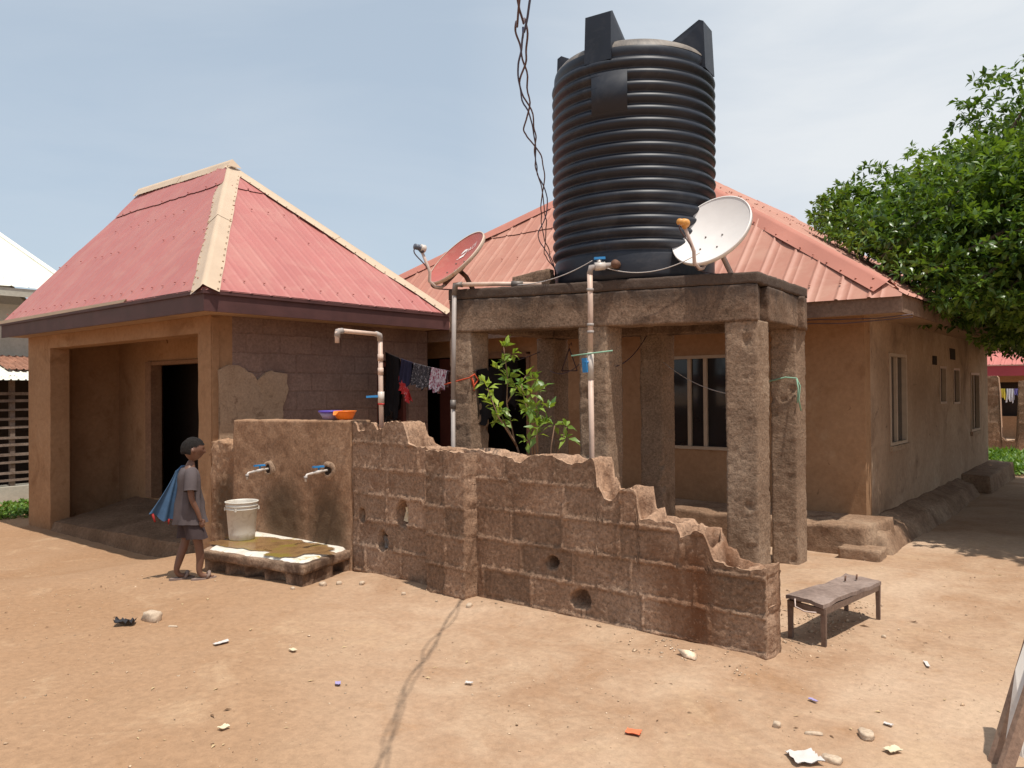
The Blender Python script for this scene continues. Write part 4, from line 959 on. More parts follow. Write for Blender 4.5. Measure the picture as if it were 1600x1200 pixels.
# ------------------------------------------------------------------ satellite dishes
def dish(loc, nrm, R, mats, label, base, logo=False, arm_len=.9, arm_dn=.66):
    t = thing('satellite_dish', label, 'satellite dish', base)
    n = Vector(nrm).normalized(); dn = Vector((0, 0, -1)); dn = (dn - n * dn.dot(n)).normalized(); sd = dn.cross(n)
    c = Vector(loc)
    def W(a, b, h): return c + sd * a - dn * b + n * h      # a sideways, b up the dish, h along its normal
    f = 1.15 * R; depth = lambda r: r * r / (4 * f) - R * R / (4 * f)
    def disc(off, rr=1.0, n_=18, k=64, flip=False):
        rows = []
        for i in range(n_ + 1):
            r = max(.0005, R * rr * i / n_); rows.append([tuple(W(r * .93 * math.cos(2 * PI * j / k), r * math.sin(2 * PI * j / k), depth(r) + off)) for j in range(k)])
        return MB().grid(np.array(rows), close=True, flip=flip)
    m = disc(0, flip=False); m2 = disc(-.012)
    m.add(np.concatenate(m2.v), [f_[::-1] for f_ in m2.f]); part('reflector', m, mats[0], t)
    rows = []
    k = 64
    for r, h in ((R * .992, .003), (R * 1.012, .006), (R * 1.02, -.004), (R * 1.012, -.03), (R * .985, -.034)):
        rows.append([tuple(W(r * .93 * math.cos(2 * PI * j / k), r * math.sin(2 * PI * j / k), h)) for j in range(k)])
    part('rim', MB().grid(np.array(rows), close=True, flip=True), mats[1], t)
    for a in (-.16, .16):
        for b in (-.42, -.02):
            m = MB(); p = W(a * R * 1.3, b * R, depth(math.hypot(a * 1.3, b) * R) + .004); m._sph(tuple(p), .0085, 8, 4, (1, 1, 1)); part('bolt', m, MAT['steel'], t)
    # arm
    P = [W(0, -R * .80, -.09), W(0, -R * .98, -.075), W(0, -R * 1.1, -.03), W(0, -R * 1.12, .05), W(0, -R * (1.12 - .2), R * .3), W(0, -R * arm_dn, R * arm_len)]
    m = MB(); m.tube(P, [.014, .015, .016, .016, .015, .013], 10); part('arm', m, mats[2], t)
    e = P[-1]; fdir = (W(0, -.1 * R, 0) - e).normalized()
    m = MB(); m.tube([e - n * .03, e + fdir * .0 + n * .035], .026, 10); m.tube([e + n * .015 - fdir * .055, e + n * .02 + fdir * .01], .026, 12)
    l = part('feed_horn', m, mats[3], t)
    m = MB(); m.tube([e + n * .02 + fdir * .008, e + n * .022 + fdir * .055, e + n * .022 + fdir * .06], [.033, .036, .03], 14); part('horn_cap', m, mats[4], l)
    m = MB(); b0 = e - fdir * .05 - n * .0; loop = [b0, b0 - fdir * .06 - n * .05, P[-2] * .35 + e * .65 - fdir * .09, P[-2] * .7 + e * .3 - fdir * .03, P[-2] - fdir * .01, P[-3] - n * .012, P[-4] - n * .02, Vector(base) + Vector((-.1, .1, .02))]
    # smooth the loop
    pts = []
    for i in range(len(loop) - 1):
        p0 = loop[max(i - 1, 0)]; p1 = loop[i]; p2 = loop[i + 1]; p3 = loop[min(i + 2, len(loop) - 1)]
        for s in range(8):
            u = s / 8; pts.append(.5 * ((2 * p1) + (p2 - p0) * u + (2 * p0 - 5 * p1 + 4 * p2 - p3) * u * u + (3 * p1 - p0 - 3 * p2 + p3) * u ** 3))
    pts.append(loop[-1]); m.tube([tuple(p) for p in pts], .0055, 6); part('cable', m, MAT['wire'], t)
    # mast and bracket
    back = W(0, -R * .2, depth(.2 * R) - .05)
    bb = Vector(base)
    m = MB(); m.tube([bb, bb + (back - bb) * .55 + Vector((0, 0, .03)), back], .022, 10); part('mast', m, mats[5], t)
    m = MB(); m.bar(tuple(W(-.08, -R * .2, depth(.2 * R) - .02)), tuple(W(.08, -R * .2, depth(.2 * R) - .02)), .1, .03, tuple(n)); m.bar(tuple(W(0, -R * .2, -R * .3)), tuple(W(0, -R * .85, -.08)), .03, .03, tuple(sd)); part('bracket', m, mats[5], t)
    m = MB(); m.rbox(bb.x - .06, bb.x + .06, bb.y - .06, bb.y + .06, 2.524, 2.534, res=.06, amp=.002); part('base_plate', m, mats[5], t)
    if logo:
        SGN = -1 if sd.dot(Vector((Ac, As, 0))) < 0 else 1
        ca, sa = math.cos(.42), math.sin(.42)
        def LW(x, y):
            x, y = x * .62 + .02, y * .62
            x, y = x * ca - y * sa + .02, x * sa + y * ca + .07
            return tuple(W(x * SGN, y, depth(math.hypot(x, y)) + .005))
        def text(body, size, a0, b0, shear=.25):
            cu = bpy.data.curves.new('letter', 'FONT'); cu.body = body; cu.size = size; cu.shear = shear; cu.extrude = 0; cu.resolution_u = 3
            o = bpy.data.objects.new('letter', cu); COL.objects.link(o); bpy.context.view_layer.update()
            me = bpy.data.meshes.new_from_object(o.evaluated_get(bpy.context.evaluated_depsgraph_get()))
            V = [(v.co.x, v.co.y) for v in me.vertices]; F = [tuple(p.vertices) for p in me.polygons]
            bpy.data.objects.remove(o); bpy.data.meshes.remove(me); bpy.data.curves.remove(cu)
            q = MB(); q.add([LW(a0 + x, b0 + y) for x, y in V], F, flat=True); return q
        q = text('PACE', .105, -.075, .1)
        qs = MB()      # sweeping S mark
        for sg, (y0, x0) in ((1, (.15, -.17)), (-1, (.095, -.20))):
            top = []; bot = []
            for i in range(13):
                u = i / 12; x = x0 + .14 * u; y = y0 + .02 * math.sin(u * PI) * sg + .05 * (u - .5) * .6; w = .022 * math.sin(u * PI) ** .7 + .002
                top.append((x, y + w)); bot.append((x, y - w))
            V = top + bot[::-1]; nn = len(V)
            qs.add([LW(x, y) for x, y in V], [(i, i + 1, nn - 2 - i, nn - 1 - i) for i in range(12)], flat=True)
        top = [(-.24 + .03 * i, .05 + .002 * i, ) for i in range(6)]
        qs.add([LW(x, y + d) for d in (.006, -.006) for x, y in top], [(i, i + 1, i + 7, i + 6) for i in range(5)], flat=True)
        q.add(np.concatenate(qs.v), qs.f, flat=True)
        part('lettering', q, MAT['logo'], t)
    return t
Ac, As = math.cos(math.radians(39.3)), math.sin(math.radians(39.3))
def camdir(X, Z, d): return (X * Ac - d * As, X * As + d * Ac, Z)
dish((-4.985, 5.285, 2.845), camdir(-.60, .66, -.44), .335, [MAT['dish_red'], MAT['dish_rim'], MAT['arm'], MAT['lnb_grey'], MAT['white_plastic'], MAT['rust']], 'red satellite dish with white lettering on the stand left corner', (-4.84, 5.36, 2.53), logo=True)
dish((-2.775, 5.97, 2.905), camdir(-.56, .56, -.61), .36, [MAT['dish_white'], MAT['dish_white'], MAT['arm'], MAT['lnb_orange'], MAT['lnb_orange'], MAT['arm']], 'white satellite dish with orange feed horn in front of the tank', (-2.66, 6.12, 2.53), arm_len=.95, arm_dn=.72)

# ------------------------------------------------------------------ overhead cables
def cables():
    key = [(855, 440, 7.3), (853, 420, 7.0), (848, 375, 6.2), (845, 330, 5.5), (840, 270, 4.85), (833, 225, 4.4), (827, 187, 4.0), (820, 105, 3.35), (814, 38, 2.85), (813, 0, 2.6)]
    KW = [(-4.256, 5.834, 2.6), (-4.091, 5.598, 2.672), (-3.713, 4.947, 2.787), (-3.310, 4.405, 2.861), (-2.9245, 3.872, 2.954), (-2.6888, 3.4884, 2.984), (-2.4648, 3.1561, 2.988), (-2.077, 2.639, 2.984), (-1.775, 2.23, 2.942), (-1.617, 2.036, 2.90), (-.6, .8, 3.05), (.6, -.8, 3.35), (3.0, -4.0, 4.2)]
    t = thing('overhead_cable', 'loosely twisted overhead wires coming down to the tank stand', 'cable', KW[0])
    K = [Vector(k) for k in KW]
    pts = []
    for i in range(len(K) - 1):
        p0 = K[max(i - 1, 0)]; p1 = K[i]; p2 = K[i + 1]; p3 = K[min(i + 2, len(K) - 1)]
        for s in range(12):
            u = s / 12; pts.append(.5 * ((2 * p1) + (p2 - p0) * u + (2 * p0 - 5 * p1 + 4 * p2 - p3) * u * u + (3 * p1 - p0 - 3 * p2 + p3) * u ** 3))
    pts.append(K[-1])
    side = Vector((Ac, As, 0)); up = Vector((0, 0, 1))
    for k, (mat, ph, am) in enumerate(((MAT['wire'], 0, .026), (MAT['wire'], 2.3, .022), (MAT['wire_blue'], 4.2, .028))):
        P = []; s = 0; prev = pts[0]
        for i, p in enumerate(pts):
            s += (p - prev).length; prev = p
            a = s * 4.2 + ph * 1.3 + .9 * math.sin(s * 1.7 + k); env = am * (.45 + .55 * min(1, s / .8)) * (1 + .4 * math.sin(s * 2.3 + k * 2))
            j = vnoise(np.array([[s * 6, k * 5., 0.]]))[0] * .009
            P.append(tuple(p + side * (math.cos(a) * env + j) + up * (math.sin(a) * env * .6 + j * .5)))
        m = MB(); m.tube(P, .0042, 6); part('strand', m, mat, t)
cables()

# ------------------------------------------------------------------ clothes lines
def sag(a, b, s, n=24):
    a = np.array(a, float); b = np.array(b, float); P = []
    for i in range(n + 1):
        f = i / n; p = a + (b - a) * f; p[2] -= 4 * s * f * (1 - f); P.append(p)
    return np.array(P)
def line(name, a, b, s, r, mat, label):
    P = sag(a, b, s); m = MB(); m.tube([tuple(p) for p in P], r, 6); return single(name, m, mat, label, 'clothesline' if 'cloth' in name else 'wire', tuple(P[0])), P
LA, LB = (-7.93, 7.0, 2.13), (-5.0, 5.22, 1.78)
_, LP = line('clothesline', LA, LB, .03, .004, MAT['wire'], 'dark clothesline stretched from the side doorway to the stand left pillar')
def garment(name, P, f0, f1, drop0, drop1, mat, label, seed, holes=0, group=None):
    """a doubled cloth hung over line P between fractions f0..f1"""
    nu, nv = 26, 16; m = MB()
    n = len(P) - 1
    rows = {}
    for side in (-1, 1):
        R_ = []
        for j in range(nv + 1):
            r = []
            for i in range(nu + 1):
                u = i / nu; f = f0 + (f1 - f0) * u; q = f * n; k = min(int(q), n - 1); p = P[k] * (1 - (q - k)) + P[k + 1] * (q - k)
                d = (P[-1] - P[0]); d[2] = 0; d = d / np.linalg.norm(d); nr = np.array([-d[1], d[0], 0])
                dr = (drop0 + (drop1 - drop0) * u) * (1 + .12 * math.sin(u * 9 + seed) + .08 * math.sin(u * 23 + seed * 2)) * (1 if side < 0 else .86)
                v = j / nv; fold = .02 * math.sin(u * 20 + seed + v * 1.2) * v ** .6 + .012 * math.sin(u * 43 + seed * 3) * v
                r.append(p + nr * (side * (.006 + .012 * v) + fold) + d * (.02 * math.sin(v * 3 + seed + u * 4) * v) - np.array([0, 0, dr * v - .006]))
            R_.append(r)
        rows[side] = np.array(R_); m.grid(rows[side], flip=side > 0)
    m.grid(np.array([rows[-1][0], rows[1][0]]))
    return single(name, m, mat, label, 'garment', tuple(P[int(f0 * n)]), group=group)
garment('cloth', LP, .03, .30, .80, .62, MAT['cl_black'], 'long black cloth draped over the left end of the clothesline', 1.0)
garment('trousers', LP, .33, .52, .27, .24, MAT['cl_navy'], 'dark navy garment on the clothesline beside the long black cloth', 2.0)
garment('shirt', LP, .54, .77, .24, .22, MAT['cl_grey'], 'black garment with pale pattern in the middle of the clothesline', 3.0)
garment('blouse', LP, .79, .97, .23, .19, MAT['cl_floral'], 'white and red floral garment next to the stand left pillar', 4.0)
P2 = sag((-7.05, 6.47, 1.79), (-6.5, 6.1, 1.60), .0)
garment('scarf', P2, .0, 1., .13, .12, MAT['cl_red'], 'small red cloth hanging below the navy garment', 5.0)
_, LR = line('clothesline', (-5.0, 5.13, 1.66), (-4.745, 5.2, 1.72), .0, .006, MAT['rope_red'], 'orange red rope tied around the stand left pillar')
m = MB(); m.tube([(-4.745, 5.2, 1.72), (-4.735, 5.25, 1.75), (-4.735, 5.3, 1.70), (-4.74, 5.24, 1.64), (-4.745, 5.22, 1.74)], .008, 6); m.tube([(-4.74, 5.24, 1.7), (-4.73, 5.24, 1.60)], .006, 5)
single('knot', m, MAT['rope_red'], 'orange red knot of rope on the right face of the left pillar', 'rope', (-4.74, 5.24, 1.7))
_, LQ = line('clothesline', (-4.74, 5.26, 1.78), (-4.9, 6.45, 2.0), .02, .004, MAT['wire'], 'dark clothesline running back between the two left pillars of the stand')
garment('skirt', LQ, .03, .62, .46, .40, MAT['cl_black'], 'black garment hanging between the left pillars behind the shrub', 6.0)
line('wire', (-4.78, 6.46, 1.80), (-3.78, 5.56, 1.84), .06, .005, MAT['wire'], 'dark sagging wire from the rear left pillar to the middle pillar')
line('wire', (-3.53, 5.72, 1.80), (-3.78, 6.68, 2.12), .05, .005, MAT['wire'], 'dark wire rising from the middle pillar to the rear pillar')
line('wire', (-3.62, 6.72, 1.86), (-2.62, 6.1, 1.55), .06, .004, MAT['wire_white'], 'thin greyish wire crossing in front of the front window')
m = MB(); a, b_, c = (-4.65, 6.62, 2.03), (-4.72, 6.58, 1.80), (-4.58, 6.66, 1.80)
for p, q in ((a, b_), (b_, c), (c, a)): m.tube([p, q], .006, 6)
m.tube([a, (-4.65, 6.62, 2.06), (-4.63, 6.63, 2.09), (-4.62, 6.62, 2.06)], .004, 5)
single('clothes_hanger', m, MAT['wire'], 'black triangular clothes hanger by the rear left pillar of the stand', 'hanger', a)
m = MB(); m.tube([(-6.98, 8.32, 2.16), (-6.96, 8.32, 1.9), (-6.93, 8.32, 1.55)], [.012, .014, .011], 6)
single('stick', m, MAT['slat'], 'thin grey stick hanging upright before the dark doorway', 'stick', (-6.95, 8.32, 1.55))
m = MB(); q = np.array([-2.44, 7.02])
m.tube([(-2.72, 6.99, 1.66), (-2.55, 7.0, 1.70), (-2.46, 7.03, 1.69), (-2.44, 7.06, 1.62), (-2.45, 7.05, 1.50), (-2.44, 7.08, 1.40)], .007, 6); m.tube([(-2.46, 7.03, 1.69), (-2.44, 7.01, 1.60), (-2.445, 7.0, 1.47)], .006, 5)
single('rope', m, MAT['rope_green'], 'frayed pale green rope tied on the right rear pillar', 'rope', (-2.45, 7.05, 1.6))

# ------------------------------------------------------------------ leaves helper
def leaf_cluster_arrays(centers, dirs, k, L, Wd, rng, droop=.35, spread=1.0):
    """k leaves radiating from each twig tip; a leaf is four quads folded along its midrib"""
    n = len(centers); C = np.repeat(centers, k, 0); D = np.repeat(dirs, k, 0); m = n * k
    r = rng.normal(size=(m, 3)); a = D * .55 + r * .75 * spread; a /= np.linalg.norm(a, axis=1, keepdims=True)
    a[:, 2] -= droop * rng.random(m); a /= np.linalg.norm(a, axis=1, keepdims=True)
    up = np.tile(np.array([0, 0, 1.]), (m, 1)) + rng.normal(size=(m, 3)) * .45
    s = np.cross(a, up); s /= np.linalg.norm(s, axis=1, keepdims=True) + 1e-9; nn = np.cross(s, a)
    l = (L * (.7 + .6 * rng.random(m)))[:, None]; w = (Wd * (.75 + .5 * rng.random(m)))[:, None]
    b = C + a * l * .12
    p0 = b; p3 = b + a * l - nn * l * .12
    mid = b + a * l * .5 + nn * l * .04
    l1 = mid + s * w * .5 + nn * w * .12; r1 = mid - s * w * .5 + nn * w * .12
    V = np.stack([p0, l1, p3, r1, mid], 1).reshape(-1, 3)
    o = np.arange(m)[:, None] * 5
    F = np.concatenate([o + np.array([[0, 4, 1]]), o + np.array([[1, 4, 2]]), o + np.array([[0, 3, 4]]), o + np.array([[3, 2, 4]])])
    return V, F, m
def fast_mesh(name, V, F, tint):
    me = bpy.data.meshes.new(name); me.vertices.add(len(V)); me.vertices.foreach_set('co', V.astype(np.float32).ravel())
    nf, k = F.shape; me.loops.add(nf * k); me.loops.foreach_set('vertex_index', F.astype(np.int32).ravel())
    me.polygons.add(nf); me.polygons.foreach_set('loop_start', np.arange(0, nf * k, k, dtype=np.int32))
    at = me.attributes.new('tint', 'FLOAT', 'POINT'); at.data.foreach_set('value', tint.astype(np.float32))
    me.update(calc_edges=True); me.validate(); return me
# ------------------------------------------------------------------ big tree on the right
def tree():
    rng = np.random.default_rng(21)
    base = (1.9, 12.6, 0.)
    t = thing('tree', 'large leafy evergreen tree overhanging the bungalow roof on the right', 'tree', base)
    cc = np.array([.45, 12.5, 3.15]); rad = np.array([3.75, 3.8, 1.75])
    # clumps on the shell plus a few inside
    lobes = []
    ga = PI * (3 - 5 ** .5); nL = 200
    for i in range(nL):
        z = 1 - 2 * (i + .5) / nL
        if z < -.85: continue
        r = math.sqrt(1 - z * z); th = ga * i
        d = np.array([math.cos(th) * r, math.sin(th) * r, z]); k = .84 + .17 * rng.random()
        c = cc + d * rad * k + rng.normal(size=3) * .18
        if c[2] < 2.2: c[2] = 2.2 + rng.random() * .6
        # keep the roof clear
        if c[0] < -1.9 and c[1] < 16.6:
            zr = 2.5 + (-1.78 - c[0]) * .65 + .45
            if c[2] < zr: c[2] = zr + .15 * rng.random()
        lobes.append((c, .42 + .38 * rng.random(), d))
    for q in ((-1.75, 8.75, 2.75, .42), (-1.5, 8.9, 2.5, .4), (-1.2, 9.2, 2.45, .5), (-2.3, 9.3, 3.05, .45), (-2.75, 10.2, 3.5, .5), (-1.2, 9.0, 3.0, .55), (-.7, 9.4, 2.35, .5), (-1.9, 9.5, 3.3, .6), (-3.2, 11.2, 4.0, .45), (-.4, 9.0, 2.6, .5), (-1.0, 10.2, 2.5, .6), (-2.4, 10.4, 3.6, .6), (-.9, 9.6, 3.4, .6), (-3.5, 12., 4.2, .5), (-2.9, 11.5, 4.2, .55), (-.2, 9.2, 2.2, .4), (-.6, 10.6, 2.15, .45), (-1.0, 12.2, 4.55, .6), (-.5, 12.6, 4.75, .7), (-1.6, 13., 4.6, .6), (.1, 12.3, 4.8, .7), (-.9, 13.4, 5.0, .6), (-2.2, 12.6, 4.5, .55), (-.2, 11.4, 4.2, .6), (-.7, 12.0, 4.75, .75), (.2, 12.4, 5.0, .75), (-1.2, 12.8, 4.95, .7), (-.3, 13.2, 5.2, .75), (-1.3, 12.0, 4.4, .65), (-1.9, 12.4, 4.5, .6), (.6, 12.0, 4.9, .7)):
        lobes.append((np.array(q[:3]), q[3], np.array([0, -.6, .8])))
    for i in range(40):
        d = rng.normal(size=3); d /= np.linalg.norm(d); c = cc + d * rad * (.35 + .4 * rng.random())
        if c[2] < 2.3: c[2] = 2.3
        if c[0] < -1.9: continue
        lobes.append((c, .8, d))
    trunk = MB()
    T0 = Vector(base); T1 = Vector((1.5, 12.5, 1.9))
    trunk.tube([T0, Vector((1.8, 12.6, .5)), Vector((1.6, 12.5, 1.2)), T1], [.3, .24, .21, .2], 14)
    part('trunk', trunk, MAT['bark'], t)
    limbs = MB(); mains = []
    for i in range(9):
        a = 2 * PI * i / 9 + .3; e = Vector(cc) + Vector((math.cos(a) * 2.3, math.sin(a) * 2.3, .2 + .9 * rng.random()))
        mid = T1.lerp(e, .5) + Vector((0, 0, .35)); limbs.tube([T1 - Vector((0, 0, .1)), T1.lerp(mid, .5), mid, e], [.13, .11, .085, .05], 8); mains.append(e); mains.append(mid)
    e = Vector(cc) + Vector((0, 0, 1.5)); limbs.tube([T1, T1.lerp(e, .5), e], [.14, .1, .05], 8); mains.append(e)
    V_, F_, tint = [], [], []; nv = 0
    for c, R, d in lobes:
        cv = Vector(c); s = min(mains, key=lambda q: (q - cv).length); mid = s.lerp(cv, .5) + Vector((0, 0, .15)); limbs.tube([s, mid, cv], [.04, .028, .014], 5)
        n = int(290 * R * R + 26)
        p = rng.normal(size=(n, 3)); p /= np.linalg.norm(p, axis=1, keepdims=True)
        p[:, 2] = np.where(p[:, 2] < -.3, p[:, 2] * .4, p[:, 2])
        rr = R * (.45 + .6 * rng.random(n) ** .6)
        cen = c + p * rr[:, None] * np.array([1.05, 1.05, .8])
        dirs = p * .7 + np.array([0, 0, .55]); dirs /= np.linalg.norm(dirs, axis=1, keepdims=True)
        if c[0] < -1.7:                                       # nothing pokes through the roof
            zr = 2.55 + (-1.78 - cen[:, 0]) * .66; ok = (cen[:, 2] > zr + .08) | (cen[:, 0] > -1.7); cen, dirs = cen[ok], dirs[ok]
        ok = (cen[:, 0] > -2.1) | (cen[:, 2] > 2.6); cen, dirs = cen[ok], dirs[ok]
        if not len(cen): continue
        V, F, m = leaf_cluster_arrays(cen, dirs, 8, .094, .042, rng)
        V_.append(V); F_.append(F + nv); nv += len(V)
        lt = np.clip(.42 + .22 * rng.normal() + .26 * rng.normal(size=m), 0, 1); tint.append(np.repeat(lt, 5))
    part('limb', limbs, MAT['bark'], t)
    V = np.concatenate(V_) - np.array(base); me = fast_mesh('crown', V, np.concatenate(F_), np.concatenate(tint))
    part('crown', me, MAT['leaf'], t, local=True)
    print('tree leaves', len(V) // 5)
tree()
# ------------------------------------------------------------------ shrub behind the block wall
def shrub():
    rng = np.random.default_rng(5); base = (-3.86, 4.93, 0)
    t = thing('shrub', 'young leafy shrub growing behind the low block wall', 'shrub', base)
    st = MB(); tips = []
    def off(X, Z, d): q = camdir(X, 0, d); return Vector((base[0] + q[0], base[1] + q[1], Z))
    # (sideways, height, depth) polylines
    br = [[(0, .0, 0), (-.02, .9, 0), (-.1, 1.15, .02), (-.2, 1.35, .03), (-.28, 1.55, .05)],
          [(-.02, .9, 0), (-.12, 1.2, .08), (-.18, 1.5, .1), (-.17, 1.7, .08), (-.2, 1.95, .05)],
          [(0, .0, 0), (.04, .9, .02), (.0, 1.2, .05), (-.02, 1.45, .05), (-.06, 1.65, .02)],
          [(.04, .9, .02), (.03, 1.15, -.05), (.06, 1.35, -.06), (.06, 1.58, -.1)],
          [(.02, .5, 0), (.16, 1.0, -.05), (.17, 1.15, -.05), (.2, 1.32, -.05)],
          [(.02, .5, 0), (.07, 1.0, -.1), (.04, 1.2, -.12), (.06, 1.3, -.15)],
          [(.16, 1.0, -.05), (.24, 1.15, -.08), (.29, 1.31, -.1)],
          [(-.1, 1.15, .02), (-.25, 1.4, -.06), (-.33, 1.62, -.08)],
          [(0, 1.2, .05), (.08, 1.42, .1), (.1, 1.62, .12)],
          [(-.18, 1.5, .1), (-.1, 1.62, .14), (-.02, 1.72, .16)]]
    for b in br:
        P = [off(*p) for p in b]; st.tube(P, list(np.linspace(.011 if b[0][1] < .6 else .007, .003, len(P))), 6); tips.append((P[-1], (P[-1] - P[-2]).normalized())); tips.append((P[-2], (P[-1] - P[-2]).normalized()))
        if len(P) > 3: tips.append(((P[-1] + P[-2]) / 2, (P[-1] - P[-2]).normalized()))
    part('stem', st, MAT['stem'], t)
    tips = [q for q in tips if q[0].z > 1.24]
    extra = [(p + Vector(rng.normal(size=3)) * .045, d) for p, d in tips for _ in range(1)]
    tips = tips + extra
    c = np.array([p for p, d in tips]); d = np.array([q for p, q in tips])
    V, F, m = leaf_cluster_arrays(c, d, 7, .088, .04, rng, .3)
    lt = np.clip(.38 + .22 * rng.normal(size=m), 0, 1)
    # the sprig at the left is yellow-green
    Xc = (np.repeat(c, 7, 0) - np.array(base)) @ np.array([Ac, As, 0]); zc = np.repeat(c, 7, 0)[:, 2]
    lt = np.where((Xc < -.24) & (zc > 1.48), .9 + .1 * rng.random(m), lt)
    me = fast_mesh('foliage', V - np.array(base), F, np.repeat(lt, 5)); part('foliage', me, MAT['sapling'], t, local=True)
shrub()
# ------------------------------------------------------------------ weeds
def weeds(name, area, n, L, W, mat, label, cat, seed):
    rng = np.random.default_rng(seed); x0, x1, y0, y1, hmax = area
    c = np.stack([rng.uniform(x0, x1, n), rng.uniform(y0, y1, n), np.zeros(n)], 1)
    c[:, 2] = gheight(c[:, 0], c[:, 1]) + rng.random(n) * hmax * (.4 + .6 * (fbm(c, 1.2, 2) * .5 + .5))
    d = np.tile(np.array([0, 0, 1.]), (n, 1)); V, F, m = leaf_cluster_arrays(c, d, 6, L, W, rng, .2, 1.1)
    lt = np.clip(.5 + .25 * rng.normal(size=m), 0, 1)
    me = fast_mesh(name, V, F, np.repeat(lt, 5)); me.materials.append(mat)
    o = bpy.data.objects.new(name, me); COL.objects.link(o); o['label'] = label; o['category'] = cat; o['kind'] = 'stuff'
weeds('weeds', (-3.6, 1.5, 16.7, 21.6, .1), 2600, .15, .06, MAT['weed'], 'bright green weeds growing in front of the far block ruin', 'weeds', 4)
weeds('ground_cover', (-15.6, -14.0, 4.4, 6.0, .1), 420, .07, .05, MAT['weed'], 'low dark green ground cover beside the slatted shed', 'weeds', 6)

# ------------------------------------------------------------------ bench
def bench():
    o = np.array([-1.58, 4.95]); U = np.array([.11, .89]); U = U / np.linalg.norm(U); Wv = np.array([-.95, .31]); L, Wd, H = .88, .27, .275
    t = thing('bench', 'low weathered wooden bench on four brown legs on the dirt', 'bench', (o[0] - .1, o[1] + .4, 0))
    def P(a, b, z): q = o + U * a + Wv * b; return (q[0], q[1], z)
    g = G(-1.6, 5.3)
    # warped plank
    nu, nv = 40, 12; rows_t = []; rows_b = []
    for i in range(nu + 1):
        u = i / nu; r1 = []; r2 = []
        for j in range(nv + 1):
            v = j / nv; waist = .025 * math.sin(u * PI) * (1 if v > .5 else .15)
            b = .0 + Wd * v * 1.0; b = b - waist * (v * 2 - 1) if v > .5 else b + waist * 0
            z = H + .018 * math.sin(u * PI * 1.15 + .3) * (v - .2) + .010 * math.sin(u * 5 + v * 2) + .004 * vnoise(np.array([[u * 9, v * 9, 1.]]))[0]
            a = -.01 + u * (L + .02) + .012 * math.sin(v * 5) * (1 if u in (0, 1) else 0)
            r1.append(P(a, b, z + g + .0)); r2.append(P(a, b, z + g - .024))
        rows_t.append(r1); rows_b.append(r2)
    A_, B_ = np.array(rows_t), np.array(rows_b)
    m = MB(); m.grid(A_); m.grid(B_, flip=True)
    for s1, s2 in ((A_[0], B_[0]), (A_[-1], B_[-1]), (A_[:, 0], B_[:, 0]), (A_[:, -1], B_[:, -1])): m.add(np.concatenate([s1, s2]), [(i, i + 1, i + 1 + len(s1), i + len(s1)) for i in range(len(s1) - 1)], flat=True)
    part('seat', m, MAT['bench'], t)
    f = MB(); zz = g + H - .045
    for a, b, c, d in ((0, .012, L, .012), (0, Wd - .012, L, Wd - .012)): f.bar(P(a, b, zz), P(c, d, zz), .022, .04)
    for a in (.012, L - .012): f.bar(P(a, .02, zz), P(a, Wd - .02, zz), .022, .035)
    part('frame', f, MAT['bench_leg'], t)
    for a, b in ((.02, .012), (.02, Wd - .012), (L - .02, .012), (L - .02, Wd - .012)):
        l = MB(); q = P(a, b, 0); k = .0135 if a < .5 else .012
        l.hexa([(q[0] - k, q[1] - k, g - .03), (q[0] + k, q[1] - k, g - .03), (q[0] + k, q[1] + k, g - .03), (q[0] - k, q[1] + k, g - .03), (q[0] - k - .003, q[1] - k, zz + .018), (q[0] + k + .003, q[1] - k, zz + .018), (q[0] + k + .003, q[1] + k, zz + .018), (q[0] - k - .003, q[1] + k, zz + .018)], res=.05, amp=.002)
        part('leg', l, MAT['bench_leg'], t)
    m = MB(); m.tube([P(-.02, .2, g + H - .0), P(-.035, .19, g + H - .045), P(-.035, .12, g + H - .06), P(-.03, .04, g + H - .05)], .005, 6); part('handle', m, MAT['arm'], t)
    for a, b in ((.66, .17), (.76, .13)): m = MB(); m.tube([P(a, b, g + H), P(a + .01, b, g + H + .035)], .007, 6); part('peg', m, MAT['rust'], t)
bench()
